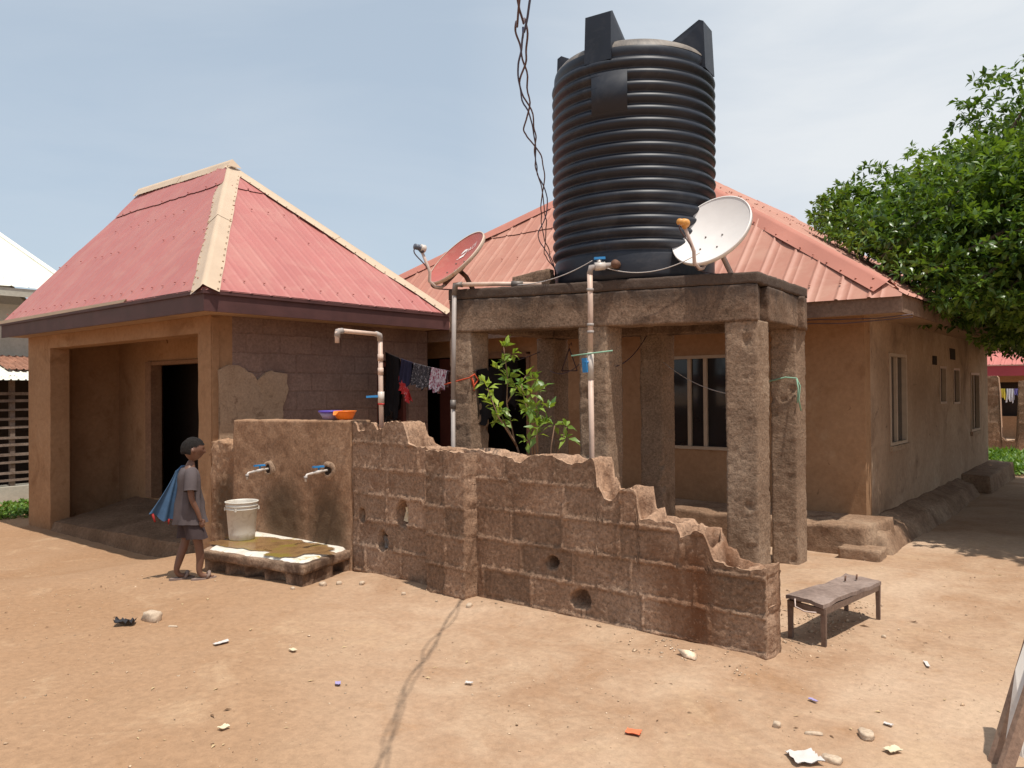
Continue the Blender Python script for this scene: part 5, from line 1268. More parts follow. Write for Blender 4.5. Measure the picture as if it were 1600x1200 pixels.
# ------------------------------------------------------------------ folded frame at the right edge
def sandwich_board():
    # leans to the right, away from the lens axis
    t = thing('sandwich_board', 'brown framed sandwich board with cracked white panel at the picture edge', 'sign', (-.45, 3.7, 0))
    def at(X, d, z): return (X * Ac - d * As, X * As + d * Ac, z)
    g = G(-.5, 3.75)
    # rear leg then front leg, both leaning right
    m = MB(); m.bar(at(2.035, 3.34, g - .02), at(2.40, 3.46, g + .85), .045, .03, at(0, 1, 0)); part('leg', m, MAT['sign_wood'], t)
    m = MB(); m.bar(at(1.945, 3.16, g - .02), at(2.295, 3.22, g + .85), .05, .03, at(0, 1, 0)); part('leg', m, MAT['sign_wood'], t)
    m = MB(); m.bar(at(2.60, 3.16, g - .02), at(2.66, 3.22, g + .85), .06, .03, at(0, 1, 0)); part('leg', m, MAT['sign_wood'], t)
    m = MB(); m.bar(at(2.12, 3.2, g + .36), at(2.63, 3.2, g + .36), .03, .035, at(0, 1, 0)); m.bar(at(2.33, 3.24, g + .83), at(2.66, 3.24, g + .83), .05, .035, at(0, 1, 0)); part('rail', m, MAT['sign_wood'], t)
    V = [at(2.055, 3.29, g + .10), at(2.07, 3.2, g + .09), at(2.32, 3.235, g + .80), at(2.33, 3.41, g + .80), at(2.135, 3.34, g + .40)]
    V2 = [tuple(np.array(v) + np.array(at(.008, 0, -.002))) for v in V]
    m = MB(); m.add(V + V2, [(0, 1, 2, 3, 4), (9, 8, 7, 6, 5)] + [(i, i + 5, (i + 1) % 5 + 5, (i + 1) % 5) for i in range(5)], flat=True); part('panel', m, MAT['sign_panel'], t)
sandwich_board()

# ------------------------------------------------------------------ background: left
def left_background():
    h = thing('house', 'neighbouring house with bright white sheet roof behind the small bungalow', 'house', (-22, 4, -.4))
    part('wall', wall_panel('y', -17.6, -.2, -4., 6.4, -.5, 3.4, res=.5), MAT['grey_wall'], h)
    part('wall', wall_panel('x', 6.4, -.2, -30., -17.8, -.5, 3.4, res=.5), MAT['grey_wall'], h)
    C, AP = (-17.0, 6.75, 3.70), (-25.6, 6.75, 7.0); D = (-17.0, -5., 3.70); AQ = (-25.6, -5., 7.0)
    m, n = roof_plane(D, C, AQ, AP, .3, .012, lap=.55, seed=31); rf = part('roof', m, MAT['white_roof'], h)
    m = MB(); m.bar((-17.0, 6.8, 3.72), (-25.6, 6.8, 7.02), .14, .04); part('rake_trim', m, MAT['white_roof'], rf)
    m = MB(); m.box(-17.03, -17.0, -5, 6.7, 3.5, 3.66); part('fascia', m, MAT['grey_wall'], h)
    g = MB(); g.add([(-17.7, 6.3, 3.3), (-25.6, 6.3, 3.3), (-25.6, 6.3, 6.8), (-17.7, 6.2, 3.3), (-25.6, 6.2, 3.3), (-25.6, 6.2, 6.8)], [(0, 1, 2), (3, 5, 4), (0, 3, 4, 1)], flat=True); part('gable_panel', g, MAT['grey_wall'], h)
    s = thing('shed', 'slatted timber shed with rusty white lean-to roof at the left edge', 'shed', (-16.6, 4, -.4))
    b = MB(); b.rbox(-16.35, -15.95, 0., 7.2, -.6, -.06, res=.2, amp=.01); part('base_wall', b, MAT['grey_wall'], s)
    rng = np.random.default_rng(8); sl = MB(); z = .02
    for k in range(11):
        a = rng.uniform(-.04, .04); sl.bar((-16.0, 0., z + a), (-16.0, 7.2, z - a + rng.uniform(-.03, .03)), .02, .036 + .018 * rng.random()); z += .165 + rng.uniform(-.02, .02)
    part('slat_panel', sl, MAT['slat'], s)
    for y in (.3, 2.0, 3.6, 5.2, 7.0): m = MB(); m.box(-16.1, -16.02, y, y + .08, -.1, 1.95); part('post', m, MAT['slat'], s)
    m = MB(); m.box(-17.55, -17.5, 0, 7.2, -.4, 1.95); part('shaded_rear_panel', m, MAT['dark'], s)  # near-black colour paints the shade behind the slats
    m, n = roof_plane((-15.75, -.2, 1.86), (-15.75, 7.5, 1.86), (-17.5, -.2, 2.32), (-17.5, 7.5, 2.32), .12, .02, lap=2, seed=35); part('roof', m, MAT['white_roof'], s)
    m, n = roof_plane((-16.35, 5.25, 2.08), (-16.35, 7.5, 2.08), (-17.45, 5.25, 2.36), (-17.45, 7.5, 2.36), .12, .02, lap=2, seed=36); part('rusty_sheet', m, MAT['rust_sheet'], s)
left_background()
# ------------------------------------------------------------------ background: right
def right_background():
    w = thing('block_wall', 'tall broken grey block ruin beyond the green weeds', 'wall', (-2.5, 22.6, 0))
    def top(x):
        return np.interp(x, [-9, -2.97, -2.92, -2.88, -2.78, -2.62, -2.57, -2.53, .6, .7, 3], [1.95, 1.86, 1.8, .36, .26, .28, .4, 1.73, 1.8, 1.6, 1.5])
    part('main_run', block_wall(-9, 3., 22.6, .22, top, (), rows=60, dx=.03, cav=False, seed=9), MAT['block'], w, weld=.0003)
    h = thing('house', 'distant house with crimson eaves behind the block ruin', 'house', (-2, 31, 0))
    part('wall', wall_panel('x', 28.6, .2, -12, 8, -.1, 2.05, [(-3.8, -2.35, .68, 1.74)], res=.5), MAT['house'], h)
    m = MB(); m.box(-12, 8, 28.9, 28.95, 0, 2.0); part('shaded_partition', m, MAT['dark'], h)  # window darkness painted on as a near-black sheet
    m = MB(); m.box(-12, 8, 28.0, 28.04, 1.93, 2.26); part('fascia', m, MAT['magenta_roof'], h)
    m = MB(); m.box(-12, 8, 27.96, 28.0, 2.24, 2.29); part('fascia_lip', m, MAT['paper'], h)
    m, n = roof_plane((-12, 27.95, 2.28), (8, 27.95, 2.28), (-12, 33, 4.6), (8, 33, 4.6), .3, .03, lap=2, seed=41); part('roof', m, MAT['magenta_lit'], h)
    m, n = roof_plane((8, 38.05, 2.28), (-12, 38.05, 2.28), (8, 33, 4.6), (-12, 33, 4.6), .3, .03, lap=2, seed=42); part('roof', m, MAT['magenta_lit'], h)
    part('wall', wall_panel('y', 8, -.2, 28.8, 37.5, -.1, 2.3, res=.8), MAT['house'], h); part('wall', wall_panel('y', -12, .2, 28.8, 37.5, -.1, 2.3, res=.8), MAT['house'], h); part('wall', wall_panel('x', 37.5, .2, -12, 8, -.1, 2.3, res=.8), MAT['house'], h)
    _, P = line('clothesline', (-3.65, 23.4, 1.56), (.25, 23.4, 1.58), .03, .006, MAT['wire'], 'far clothesline behind the block ruin')
    for f0, f1, dr, mt, lb, k in ((.165, .195, .26, 'cl_yellow', 'yellow garment on the far clothesline', 'shirt'), (.2, .243, .34, 'cl_white', 'white garment beside the yellow one on the far line', 'shirt'), (.248, .27, .16, 'cl_violet', 'violet garment on the far line behind the ruin', 'shirt'), (.285, .33, .3, 'cl_white', 'white garment in front of the right block pier', 'shirt'), (.335, .39, .32, 'cl_violet', 'bluish garment beside the right block pier', 'shirt')):
        garment(k, P, f0, f1, dr, dr * .9, MAT[mt], lb, f0 * 40, group='washing on the far line')
right_background()

# ------------------------------------------------------------------ the boy
def boy():
    base = (-6.40, 3.44, G(-6.4, 3.44))
    f = np.array([Ac * .84 - As * .54, As * .84 + Ac * .54]); rz = math.atan2(-f[0], f[1])
    t = thing('person', 'barefoot-heeled child in grey shirt and dark shorts standing by the washing slab', 'person', base, rz)
    t['label'] = 'small child in grey shirt and dark shorts seen from behind beside the washing slab'
    def skin_mesh(chains, vox=.0065):
        objs = []
        for verts, edges in chains:
            me = bpy.data.meshes.new('sk'); me.from_pydata([v[:3] for v in verts], edges, []); o = bpy.data.objects.new('sk', me); COL.objects.link(o)
            md = o.modifiers.new('s', 'SKIN'); md.use_smooth_shade = True
            for i, v in enumerate(verts):
                r = v[3]; rr = (r, r) if np.isscalar(r) else r; me.skin_vertices[0].data[i].radius = rr
            me.skin_vertices[0].data[0].use_root = True
            sb = o.modifiers.new('b', 'SUBSURF'); sb.levels = 2; sb.render_levels = 2
            objs.append(o)
        bpy.context.view_layer.update(); dg = bpy.context.evaluated_depsgraph_get(); V = []; F = []; n = 0
        for o in objs:
            me = bpy.data.meshes.new_from_object(o.evaluated_get(dg)); V += [tuple(v.co) for v in me.vertices]; F += [tuple(i + n for i in p.vertices) for p in me.polygons]; n = len(V)
            bpy.data.objects.remove(o); bpy.data.meshes.remove(me)
        return V, F
    # pelvis root, spine, legs, arms (x right, y forward)
    vs = [(0, 0, .60, .075), (0, .0, .72, .078), (0, -.005, .84, .082), (0, -.005, .925, .06), (0, .005, .975, .037), (0, .018, 1.03, .034),
          (.055, .0, .56, .066), (.058, .055, .33, .040), (.055, .075, .19, .037), (.055, .06, .065, .026), (.058, .085, .03, .026), (.062, .165, .022, .02),
          (-.055, .0, .56, .066), (-.06, -.02, .33, .040), (-.06, -.07, .19, .037), (-.06, -.105, .07, .026), (-.062, -.075, .032, .026), (-.066, .01, .022, .02),
          (.105, -.005, .905, .038), (.135, -.02, .80, .031), (.145, -.01, .70, .026), (.142, .035, .60, .022), (.140, .055, .535, .017), (.138, .065, .505, (.012, .022)),
          (-.105, -.005, .905, .038), (-.138, .0, .80, .031), (-.148, -.01, .70, .026), (-.146, .01, .60, .022), (-.144, .02, .535, .017), (-.142, .025, .505, (.012, .022))]
    es = [(0, 1), (1, 2), (2, 3), (3, 4), (4, 5), (0, 6), (6, 7), (7, 8), (8, 9), (9, 10), (10, 11), (0, 12), (12, 13), (13, 14), (14, 15), (15, 16), (16, 17), (3, 18), (18, 19), (19, 20), (20, 21), (21, 22), (22, 23), (3, 24), (24, 25), (25, 26), (26, 27), (27, 28), (28, 29)]
    chains = [(vs, es)]
    for sx, wrist, dirv in ((1, np.array([.138, .068, .50]), np.array([0, .25, -1.])), (-1, np.array([-.142, .028, .50]), np.array([0, .15, -1.]))):
        dirv = dirv / np.linalg.norm(dirv); side = np.array([0, 1., .25]); side = side - dirv * side.dot(dirv); side /= np.linalg.norm(side); inw = np.array([-sx * 1., 0, 0])
        for k, (o, ln) in enumerate(((-.017, .040), (-.006, .047), (.006, .045), (.017, .036))):
            p0 = wrist + side * (-o) - dirv * .012; p1 = p0 + dirv * (ln * .5 + .012); p2 = p1 + dirv * ln * .3 + inw * .008; p3 = p2 + dirv * ln * .22 + inw * .012
            chains.append(([(*p0, .0065), (*p1, .0062), (*p2, .0056), (*p3, .0048)], [(0, 1), (1, 2), (2, 3)]))
        p0 = wrist + side * .012 - dirv * .025; p1 = p0 + side * .016 + dirv * .016 + inw * .006; p2 = p1 + dirv * .022 + inw * .01 + side * .003
        chains.append(([(*p0, .0075), (*p1, .0068), (*p2, .0055)], [(0, 1), (1, 2)]))
    for sx, yo, an in ((1, .165, .062), (-1, .01, -.066)):      # toes
        for k in range(5): chains.append(([(an + sx * (-.014 + .008 * k), yo - .004, .02, .008), (an + sx * (-.015 + .009 * k), yo + .024 - .004 * k, .017, .0065)], [(0, 1)]))
    V, F = skin_mesh(chains)
    # head: profile facing +y, turned down a little
    hc = np.array([0, .03, 1.115]); hv = []; hf = []; n_, m_ = 40, 28
    for i in range(m_ + 1):
        a = PI * i / m_
        for k in range(n_):
            b = 2 * PI * k / n_; d = np.array([math.sin(a) * math.cos(b), math.sin(a) * math.sin(b), math.cos(a)])
            r = np.array([.073, .09, .1])
            p = d * r
            if p[2] < 0: p[0] *= 1 - .22 * (-p[2] / .1) ** 1.2; p[1] = p[1] * (1 - (.12 if p[1] > 0 else .42) * (-p[2] / .1))
            if p[1] < 0: p[1] *= 1.08 if p[2] > -.01 else 1
            x, z, fwd = p[0], p[2], p[1] > .03
            if fwd:
                p[1] += .02 * math.exp(-(x / .012) ** 2 - ((z + .018) / .014) ** 2)           # nose
                p[1] += .008 * math.exp(-(x / .01) ** 2 - ((z - .0) / .02) ** 2)
                p[1] += .010 * math.exp(-(x / .022) ** 2 - ((z + .047) / .007) ** 2)           # upper lip
                p[1] += .010 * math.exp(-(x / .02) ** 2 - ((z + .062) / .007) ** 2) - .004 * math.exp(-(x / .02) ** 2 - ((z + .054) / .003) ** 2)
                p[1] += .006 * math.exp(-(x / .02) ** 2 - ((z + .085) / .012) ** 2)            # chin
                for ex in (-.029, .029): p[1] -= .010 * math.exp(-((x - ex) / .014) ** 2 - ((z - .008) / .011) ** 2)
                p[1] += .005 * math.exp(-((abs(x) - .03) / .018) ** 2 - ((z - .026) / .007) ** 2)
            hv.append(p)
    th = .12; c, s = math.cos(th), math.sin(th)
    hv = [np.array([p[0], p[1] * c + p[2] * s, -p[1] * s + p[2] * c]) + hc for p in hv]
    for i in range(m_):
        for k in range(n_): hf.append((i * n_ + k, (i + 1) * n_ + k, (i + 1) * n_ + (k + 1) % n_, i * n_ + (k + 1) % n_))
    n0 = len(V); V += [tuple(p) for p in hv]; F += [tuple(i + n0 for i in q) for q in hf]
    for sx in (-1, 1):   # ears
        q = MB(); q._sph((sx * .074, .012, 1.105), .024, 12, 8, (.35, .72, 1.1)); q._sph((sx * .084, .012, 1.107), .011, 10, 6, (.5, .8, 1.2)); n0 = len(V); V += [tuple(p) for p in np.concatenate(q.v)]; F += [tuple(i + n0 for i in f_) for f_ in q.f]
    me = bpy.data.meshes.new('raw'); me.from_pydata(V, [], F); o = bpy.data.objects.new('raw', me); COL.objects.link(o)
    rm = o.modifiers.new('r', 'REMESH'); rm.mode = 'VOXEL'; rm.voxel_size = .0042; rm.use_smooth_shade = True
    sm = o.modifiers.new('m', 'SMOOTH'); sm.iterations = 2; sm.factor = .4
    bpy.context.view_layer.update(); me2 = bpy.data.meshes.new_from_object(o.evaluated_get(bpy.context.evaluated_depsgraph_get())); bpy.data.objects.remove(o); me2.name = 'body'
    me2.polygons.foreach_set('use_smooth', np.ones(len(me2.polygons), bool))
    body = part('body', me2, MAT['skin'], t, local=True)
    # hair cap
    m = MB(); rows = []
    for i in range(19):
        a = PI * .64 * i / 18; r = []
        for k in range(40):
            b = 2 * PI * k / 40; d = np.array([math.sin(a) * math.cos(b), math.sin(a) * math.sin(b), math.cos(a)])
            p = d * np.array([.0775, .0965, .1065]);
            if p[1] < 0: p[1] *= 1.08
            lim = .05 if p[1] > .02 else (.0 if p[1] > -.01 else -.05)
            p = np.array([p[0], p[1] * c + p[2] * s, -p[1] * s + p[2] * c]) + hc; p = p + d * .004 * vnoise((p * 70)[None])[0]
            r.append(p)
        rows.append(r)
    RW = np.array(rows); Q = RW - hc; Q = np.stack([Q[..., 0], Q[..., 1] * c - Q[..., 2] * s, Q[..., 1] * s + Q[..., 2] * c], -1)
    limv = np.where(Q[..., 1] > .045, .052, np.where(Q[..., 1] > .0, .052 - (.045 - Q[..., 1]) * .6, np.where(Q[..., 1] > -.02, .01, -.055))); okv = Q[..., 2] > limv - .012
    Fh = []
    for i in range(18):
        for k in range(40):
            qd = [(i, k), (i, (k + 1) % 40), (i + 1, (k + 1) % 40), (i + 1, k)]
            if all(okv[a] for a in qd): Fh.append(tuple(a * 40 + b for a, b in qd))
    m.add(RW.reshape(-1, 3), Fh); me = mesh_from('hair', m); part('hair', me, MAT['hair'], body, local=True)
    for sx in (-1, 1):
        q = MB(); q._sph((sx * .029, .0985, 1.118), .0095, 10, 8, (1, .6, .6)); part('eye', mesh_from('eye', q), MAT['paper'], body, local=True)
        q = MB(); q._sph((sx * .030, .1028, 1.118), .0048, 8, 6, (1, .4, 1)); part('iris', mesh_from('iris', q), MAT['cl_black'], body, local=True)
    # clothes
    def loft(secs, n=44, fold=.006, seed=0, thick=.004, freq=7):
        rows = []
        for i, (cx, cy, z, rx, ry) in enumerate(secs):
            r = []
            for k in range(n):
                a = 2 * PI * k / n; w = fold * math.sin(a * freq + seed + i * .5) * (i / len(secs)) + fold * .8 * vnoise(np.array([[math.cos(a) * 3 + seed, math.sin(a) * 3, z * 9]]))[0] + fold * .5 * vnoise(np.array([[math.cos(a) * 7 + seed, math.sin(a) * 7, z * 24 + 3]]))[0]
                r.append((cx + (rx + w) * math.cos(a), cy + (ry + w) * math.sin(a), z + .004 * math.sin(3 * a + i)))
            rows.append(r)
        R_ = np.array(rows); mm = MB(); mm.grid(R_, close=True, flip=True)
        inn = R_.copy(); cen = R_.mean(1, keepdims=True); inn[..., :2] = cen[..., :2] + (R_[..., :2] - cen[..., :2]) * .96; mm.grid(inn, close=True); mm.grid(np.array([R_[-1], inn[-1]]), close=True); mm.grid(np.array([inn[0], R_[0]]), close=True)
        return mm
    mm = loft([(0, .0, .965, .042, .045), (0, -.003, .955, .075, .06), (0, -.005, .935, .115, .078), (0, -.006, .90, .128, .092), (0, -.006, .85, .12, .098), (0, -.003, .78, .112, .098), (0, .0, .72, .112, .098), (0, .0, .66, .12, .106), (0, .0, .60, .126, .114), (0, .002, .54, .131, .122), (0, .004, .485, .136, .13)], fold=.0125, seed=1, freq=6)
    def sleeve(P, R_): q = MB(); q.tube(P, R_, 20, cap=False); return q
    for sx in (1, -1):
        q = sleeve([(sx * .075, -.004, .925), (sx * .115, -.008, .905), (sx * .135, -.014, .86), (sx * .148, -.02, .80), (sx * .155, -.022, .775)], [.05, .052, .052, .053, .055])
        mm.add(np.concatenate(q.v), q.f); q2 = sleeve([(sx * .155, -.022, .775), (sx * .147, -.02, .80)], [.055, .046]); mm.add(np.concatenate(q2.v), q2.f)
    part('shirt', mesh_from('shirt', mm), MAT['shirt'], body, local=True)
    mm = loft([(0, 0, .60, .108, .094), (0, .0, .55, .112, .1), (0, .005, .50, .116, .104)], fold=.004, seed=3)
    for sx, y1 in ((1, .045), (-1, -.012)):
        q = loft([(sx * .050, .002, .525, .064, .09), (sx * .056, y1 * .5, .46, .068, .082), (sx * .064, y1 * .8, .41, .074, .084), (sx * .066, y1, .36, .078, .088)], n=30, fold=.005, seed=sx * 4)
        mm.add(np.concatenate(q.v), q.f)
    part('shorts', mesh_from('shorts', mm), MAT['shorts'], body, local=True)
    for sx, yc, xa in ((1, .10, .058), (-1, -.055, -.062)):
        pts = []
        for k in range(24):
            a = 2 * PI * k / 24; w = .036 * (1 + .12 * math.sin(a)); pts.append((xa + w * math.cos(a), yc + .105 * math.sin(a)))
        q = MB(); q.add([(x, y, .0) for x, y in pts] + [(x, y, .016) for x, y in pts], [tuple(range(24))[::-1], tuple(range(24, 48))] + [(k, (k + 1) % 24, (k + 1) % 24 + 24, k + 24) for k in range(24)], flat=True)
        q.tube([(xa - .034, yc + .02, .014), (xa - .028, yc + .04, .045), (xa, yc + .045, .058), (xa + .028, yc + .04, .045), (xa + .034, yc + .02, .014)], [.012, .014, .016, .014, .012], 8)
        part('sandal', mesh_from('sandal', q), MAT['sandal'], body, local=True)
    return base, rz
bbase, brz = boy()
def cape_bag():
    M = Matrix.Translation(Vector(bbase)) @ Matrix.Rotation(brz, 4, 'Z')
    t = thing('bag', 'limp blue cloth bag with red trim hung from the child\'s shoulder', 'bag', bbase, brz)
    def sheet(off, sc_=1.):
        rows = []
        for i in range(19):
            v = i / 18; r = []
            for j in range(19):
                u = j / 18 - .5; w = .03 + .20 * v ** .9
                x = -.05 - .03 * v + .02 * math.sin(u * 13 + v * 2) * v + off; y = -.075 - (u + .5) * (.025 + .19 * v ** 1.15) - .02 * v; z = .935 - .42 * v - .02 * v * math.cos(u * 9) + .06 * v * u + .03 * v * v * (u + .5)
                r.append((x, y, z))
            rows.append(r)
        return np.array(rows)
    a, b = sheet(0.), sheet(-.022)
    m = MB(); m.grid(a); m.grid(b, flip=True)
    for s1, s2 in ((a[:, 0], b[:, 0]), (a[:, -1], b[:, -1]), (a[0], b[0]), (a[-1], b[-1])): m.add(np.concatenate([s1, s2]), [(i, i + 1, i + 20, i + 19) for i in range(18)])
    part('cloth', mesh_from('cloth', m), MAT['blue_cloth'], t, local=True)
    lo = a[-1]; m = MB(); m.tube([tuple(p + np.array([-.011, 0, -.003])) for p in lo[:9]], .004, 6); part('trim', mesh_from('trim', m), MAT['red_cloth'], t, local=True); m = MB(); m.tube([tuple(lo[4] + np.array([0, -.01, 0])), tuple(lo[4] + np.array([.005, -.012, -.045]))], [.012, .005], 6); part('trim', mesh_from('trim', m), MAT['red_cloth'], t, local=True); m = MB(); m.tube([tuple(lo[15] + np.array([0, -.01, 0])), tuple(lo[15] + np.array([.01, .01, -.07]))], [.012, .008], 6)
    part('trim', mesh_from('trim', m), MAT['red_cloth'], t, local=True)
    m = MB(); m.tube([(-.06, -.09, .925), (-.07, -.05, .965), (-.085, 0., .962), (-.10, .04, .935), (-.105, .055, .90)], .012, 8); part('strap', mesh_from('strap', m), MAT['blue_cloth'], t, local=True)
cape_bag()

# ------------------------------------------------------------------ stones, scraps, litter
def rock(c, s, seed, mat, label, name='stone', cat='stone', rz=0., group=None):
    m = MB(); m._sph((0, 0, 0), 1, 18, 12, (1, 1, 1)); V = np.concatenate(m.v); V = V * (1 + .35 * fbm(V + seed, 1.3, 2) + .12 * fbm(V + seed, 4, 2))[:, None]
    V = np.clip(V, -.82, .82) * np.array(s); V = V @ np.array([[math.cos(rz), math.sin(rz), 0], [-math.sin(rz), math.cos(rz), 0], [0, 0, 1]])
    z = G(c[0], c[1]) + s[2] * .45; m.v = [V + np.array([c[0], c[1], z])]
    return single(name, m, mat, label, cat, (c[0], c[1], z), group=group)
rock((-5.46, 2.65), (.085, .05, .05), 1, MAT['stone'], 'broken pale concrete lump on the dirt beside the black plastic scrap', rz=.3)
rock((-5.18, 2.66), (.04, .012, .012), 2, MAT['stone'], 'thin stony sliver on the dirt right of the concrete lump', rz=.6)
rock((-1.03, 3.80), (.055, .035, .022), 3, MAT['stone'], 'flat brownish stone among the litter near the right bottom corner', rz=2.2)
rock((-1.08, 3.46), (.05, .03, .018), 4, MAT['stone'], 'flat pale stone at the bottom edge beside the white plastic sheet')
rock((-1.38, 3.63), (.022, .02, .018), 5, MAT['stone'], 'small round stone left of the flat stones near the bottom edge')
rock((-1.22, 3.66), (.05, .015, .012), 15, MAT['stone'], 'long narrow stone lying between the round stone and the flat stones', rz=.5)
rock((-1.35, 5.40), (.018, .014, .014), 6, MAT['stone'], 'small pale pebble on open dirt to the right of the bench')
for k, (x, y, r, lb) in enumerate(((-5.28, 3.98, .035, 'stone by the right end of the slab foot'), (-5.22, 4.10, .028, 'stone between the slab and the block wall'), (-5.05, 4.20, .03, 'stone at the foot of the block wall under its holes'), (-5.35, 3.74, .022, 'little stone in front of the slab corner'), (-4.55, 4.2, .02, 'little stone beside the pilaster foot'), (-3.9, 4.25, .03, 'stone right of the pilaster foot'))):
    rock((x, y), (r, r * .8, r * .7), 20 + k, MAT['stone'], lb, rz=k)
def scrap(c, w, l, mat, label, seed, name='paper_scrap', cat='litter', curl=.13):
    rng = np.random.default_rng(seed); n = 9; z = G(*c); a = rng.uniform(0, PI)
    T = []
    for i in range(n):
        r = []
        for j in range(n):
            u, v = i / (n - 1) - .5, j / (n - 1) - .5
            q = np.array([u * l, v * w]) * (1 + .2 * vnoise(np.array([[u * 3 + seed, v * 3, seed]]))[0]); x, y = q[0] * math.cos(a) - q[1] * math.sin(a), q[0] * math.sin(a) + q[1] * math.cos(a)
            r.append((c[0] + x, c[1] + y, z + .012 + curl * w * (abs(vnoise(np.array([[u * 4 + seed, v * 4, 3.]]))[0]) + u * u)))
        T.append(r)
    T = np.array(T); B = T.copy(); B[..., 2] -= .003
    m = MB(); m.grid(T); m.grid(B, flip=True)
    return single(name, m, mat, label, cat, (c[0], c[1], z))
scrap((-4.59, 2.67), .04, .10, MAT['paper'], 'white paper scrap on the open dirt below the slab', 1)
scrap((-1.17, 3.39), .11, .12, MAT['paper'], 'white plastic sheet scrap at the bottom edge near the stones', 2)
scrap((-1.87, 3.15), .05, .07, MAT['paper_red'], 'orange red wrapper lying on the dirt near the bottom', 3)
scrap((-4.12, 2.88), .035, .05, MAT['paper_y'], 'cream scrap on the dirt in front of the pilaster', 4)
scrap((-3.44, 2.69), .03, .045, MAT['paper_blue'], 'lilac and white sweet wrapper on the bare dirt', 5)
scrap((-3.40, 1.99), .035, .045, MAT['paper_y'], 'yellowish leaf-like scrap near the bottom centre left', 6)
scrap((-1.02, 5.0), .02, .09, MAT['paper'], 'narrow white strip on the dirt left of the sandwich board', 7)
scrap((-.9, 3.72), .045, .07, MAT['paper_y'], 'cream wrapper with red edge near the board foot', 8)
scrap((-1.35, 4.05), .02, .05, MAT['paper_blue'], 'small blue scrap above the stones on the right', 9)
scrap((-.98, 3.98), .02, .04, MAT['paper'], 'tiny white scrap just above the flat brownish stone', 10)
scrap((-2.9, 3.15), .025, .04, MAT['paper'], 'tiny white scrap beside the cable shadow', 11)
scrap((-5.51, 2.49), .08, .13, MAT['bin_black'], 'crumpled black plastic scrap beside the concrete lump', 12, 'plastic_scrap', 'litter', .45)
def bits(name, n, area, size, mat, label, seed, flat=False, dens=None):
    rng = np.random.default_rng(seed); x0, x1, y0, y1 = area; Vs = []; Fs = []; ts = []; nv = 0
    x = rng.uniform(x0, x1, n * 3); y = rng.uniform(y0, y1, n * 3); P = np.stack([x, y, 0 * x], -1)
    k = rng.random(n * 3) < np.clip(.35 + fbm(P, .9, 2) * 1.3, .04, 1); x, y = x[k][:n], y[k][:n]
    keep = ~((x < -5.3) & (y > 3.6) & (y < 4.8)) & ~((x > -5.6) & (x < -1.7) & (y > 4.4) & (y < 4.75)); x, y = x[keep], y[keep]
    z = gheight(x, y); m = len(x)
    if not flat:
        O = np.array([(1, 0, 0), (-1, 0, 0), (0, 1, 0), (0, -1, 0), (0, 0, 1), (0, 0, -.6), (.6, .6, .5), (-.6, .5, .5)]); fc = np.array([(0, 6, 4), (6, 2, 4), (2, 7, 4), (7, 1, 4), (1, 3, 4), (3, 0, 4), (2, 6, 0), (1, 7, 2), (0, 3, 5), (3, 1, 5), (1, 2, 5), (2, 0, 5)])
        s = size * rng.lognormal(0, .45, m); V = O[None] * (1 + .35 * rng.normal(size=(m, 8, 1))) * (s[:, None, None] * np.array([1, .8, .6])); 
    else:
        O = np.array([(-1, 0, 0), (-.2, .35, .25), (1, 0, .05), (-.1, -.35, .2)]); fc = np.array([(0, 3, 2), (0, 2, 1)]); s = size * rng.lognormal(0, .4, m); V = O[None] * s[:, None, None] * (1 + .2 * rng.normal(size=(m, 4, 1)))
    a = rng.uniform(0, 2 * PI, m); ca, sa = np.cos(a)[:, None], np.sin(a)[:, None]
    V = np.stack([V[..., 0] * ca - V[..., 1] * sa, V[..., 0] * sa + V[..., 1] * ca, V[..., 2]], -1) + np.stack([x, y, z + (.004 if flat else .002)], -1)[:, None]
    q = O.shape[0]; F = (np.arange(m)[:, None, None] * q + fc[None]).reshape(-1, 3)
    me = fast_mesh(name, V.reshape(-1, 3), F, np.repeat(rng.random(m), q)); me.materials.append(mat)
    o = bpy.data.objects.new(name, me); COL.objects.link(o); o['label'] = label; o['category'] = 'litter' if flat else 'gravel'; o['kind'] = 'stuff'
bits('gravel', 4200, (-11, .8, 1.0, 8), .0034, MAT['gravel'], 'small pebbles and crumbs scattered over the bare dirt yard', 3)
bits('crumbs', 900, (-2.5, -1.55, 4.6, 6.2), .006, MAT['gravel'], 'patch of pale gravel behind the wall end and bench', 13)
bits('rubble', 420, (-5.6, -1.7, 4.15, 4.46), .0065, MAT['gravel'], 'crumbs of broken block along the foot of the low wall', 23)
bits('dry_leaves', 330, (-9, .8, 1.2, 8), .0105, MAT['straw'], 'pale dry leaf bits scattered on the dirt', 4, True)
bits('leaf_litter', 260, (-9, .8, 1.2, 8), .010, MAT['straw_dark'], 'dark brown leaf litter scattered on the dirt', 5, True)

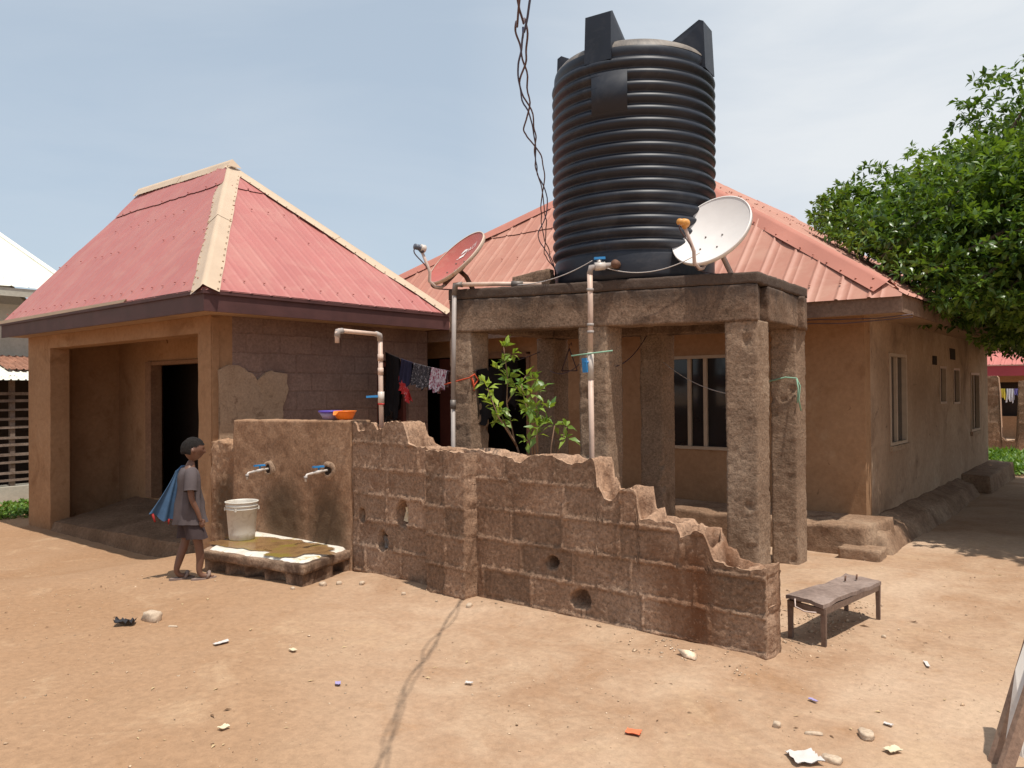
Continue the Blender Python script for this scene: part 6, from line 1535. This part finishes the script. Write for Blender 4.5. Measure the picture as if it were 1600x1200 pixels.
# ------------------------------------------------------------------ camera, light, sky
cam = bpy.data.cameras.new('camera'); co = bpy.data.objects.new('camera', cam); COL.objects.link(co)
A_, P_, R_ = math.radians(39.3), math.radians(.483), math.radians(.454)
co.matrix_world = Matrix.Translation((0, 0, 1.6)) @ Matrix.Rotation(A_, 4, 'Z') @ Matrix.Rotation(PI / 2 + P_, 4, 'X') @ Matrix.Rotation(-R_, 4, 'Z')
cam.sensor_width = 36; cam.lens = 36 * 1221 / 1600; cam.clip_start = .05; cam.clip_end = 4000
sc.camera = co
SD = Vector((-.32, .055, -1)).normalized()          # direction the sunlight travels
sun = bpy.data.lights.new('sun', 'SUN'); sun.energy = 4.6; sun.angle = math.radians(.55); sun.color = (1, .945, .86)
so = bpy.data.objects.new('sun', sun); COL.objects.link(so); so.rotation_euler = SD.to_track_quat('-Z', 'Y').to_euler(); so.location = (4, -2, 12)
w = bpy.data.worlds.new('World'); sc.world = w; w.use_nodes = True; nt = w.node_tree
bg = nt.nodes['Background']; sky = nt.nodes.new('ShaderNodeTexSky'); sky.sky_type = 'NISHITA'; sky.sun_disc = False
to = -SD; sky.sun_elevation = math.asin(to.z); sky.sun_rotation = math.atan2(to.x, to.y); sky.altitude = 600; sky.air_density = 1.0; sky.dust_density = 3.0; sky.ozone_density = 1.0
tc = nt.nodes.new('ShaderNodeTexCoord').outputs['Generated']
mp = nt.nodes.new('ShaderNodeMapping'); mp.inputs['Scale'].default_value = (1.1, 1.1, 4.2); mp.inputs['Rotation'].default_value = (.25, .2, .5); nt.links.new(tc, mp.inputs[0])
cl = noise(nt, mp.outputs[0], 1.5, 6, .55, .5); cf = ramp(nt, cl, [(.42, 0.), (.75, .75)])
# thin veil of high cloud thickening towards the right of the view
vd = nt.nodes.new('ShaderNodeVectorMath'); vd.operation = 'DOT_PRODUCT'; nt.links.new(tc, vd.inputs[0]); q = camdir(.62, .28, .73); vd.inputs[1].default_value = q
veil = ramp(nt, vd.outputs['Value'], [(.74, 0.), (1.0, .95)])
fac = math_(nt, 'ADD', math_(nt, 'MULTIPLY', cf, .35), math_(nt, 'MULTIPLY', veil, math_(nt, 'ADD', .45, cl)), True)
hz = mix(nt, .55, sky.outputs[0], (5.75, 6.65, 7.35)); hz = mix(nt, fac, hz, (6.7, 7.0, 7.3))
nt.links.new(hz, bg.inputs['Color']); bg.inputs['Strength'].default_value = .12
sc.view_settings.view_transform = 'Standard'; sc.view_settings.look = 'None'; sc.view_settings.exposure = 0; sc.view_settings.gamma = 1
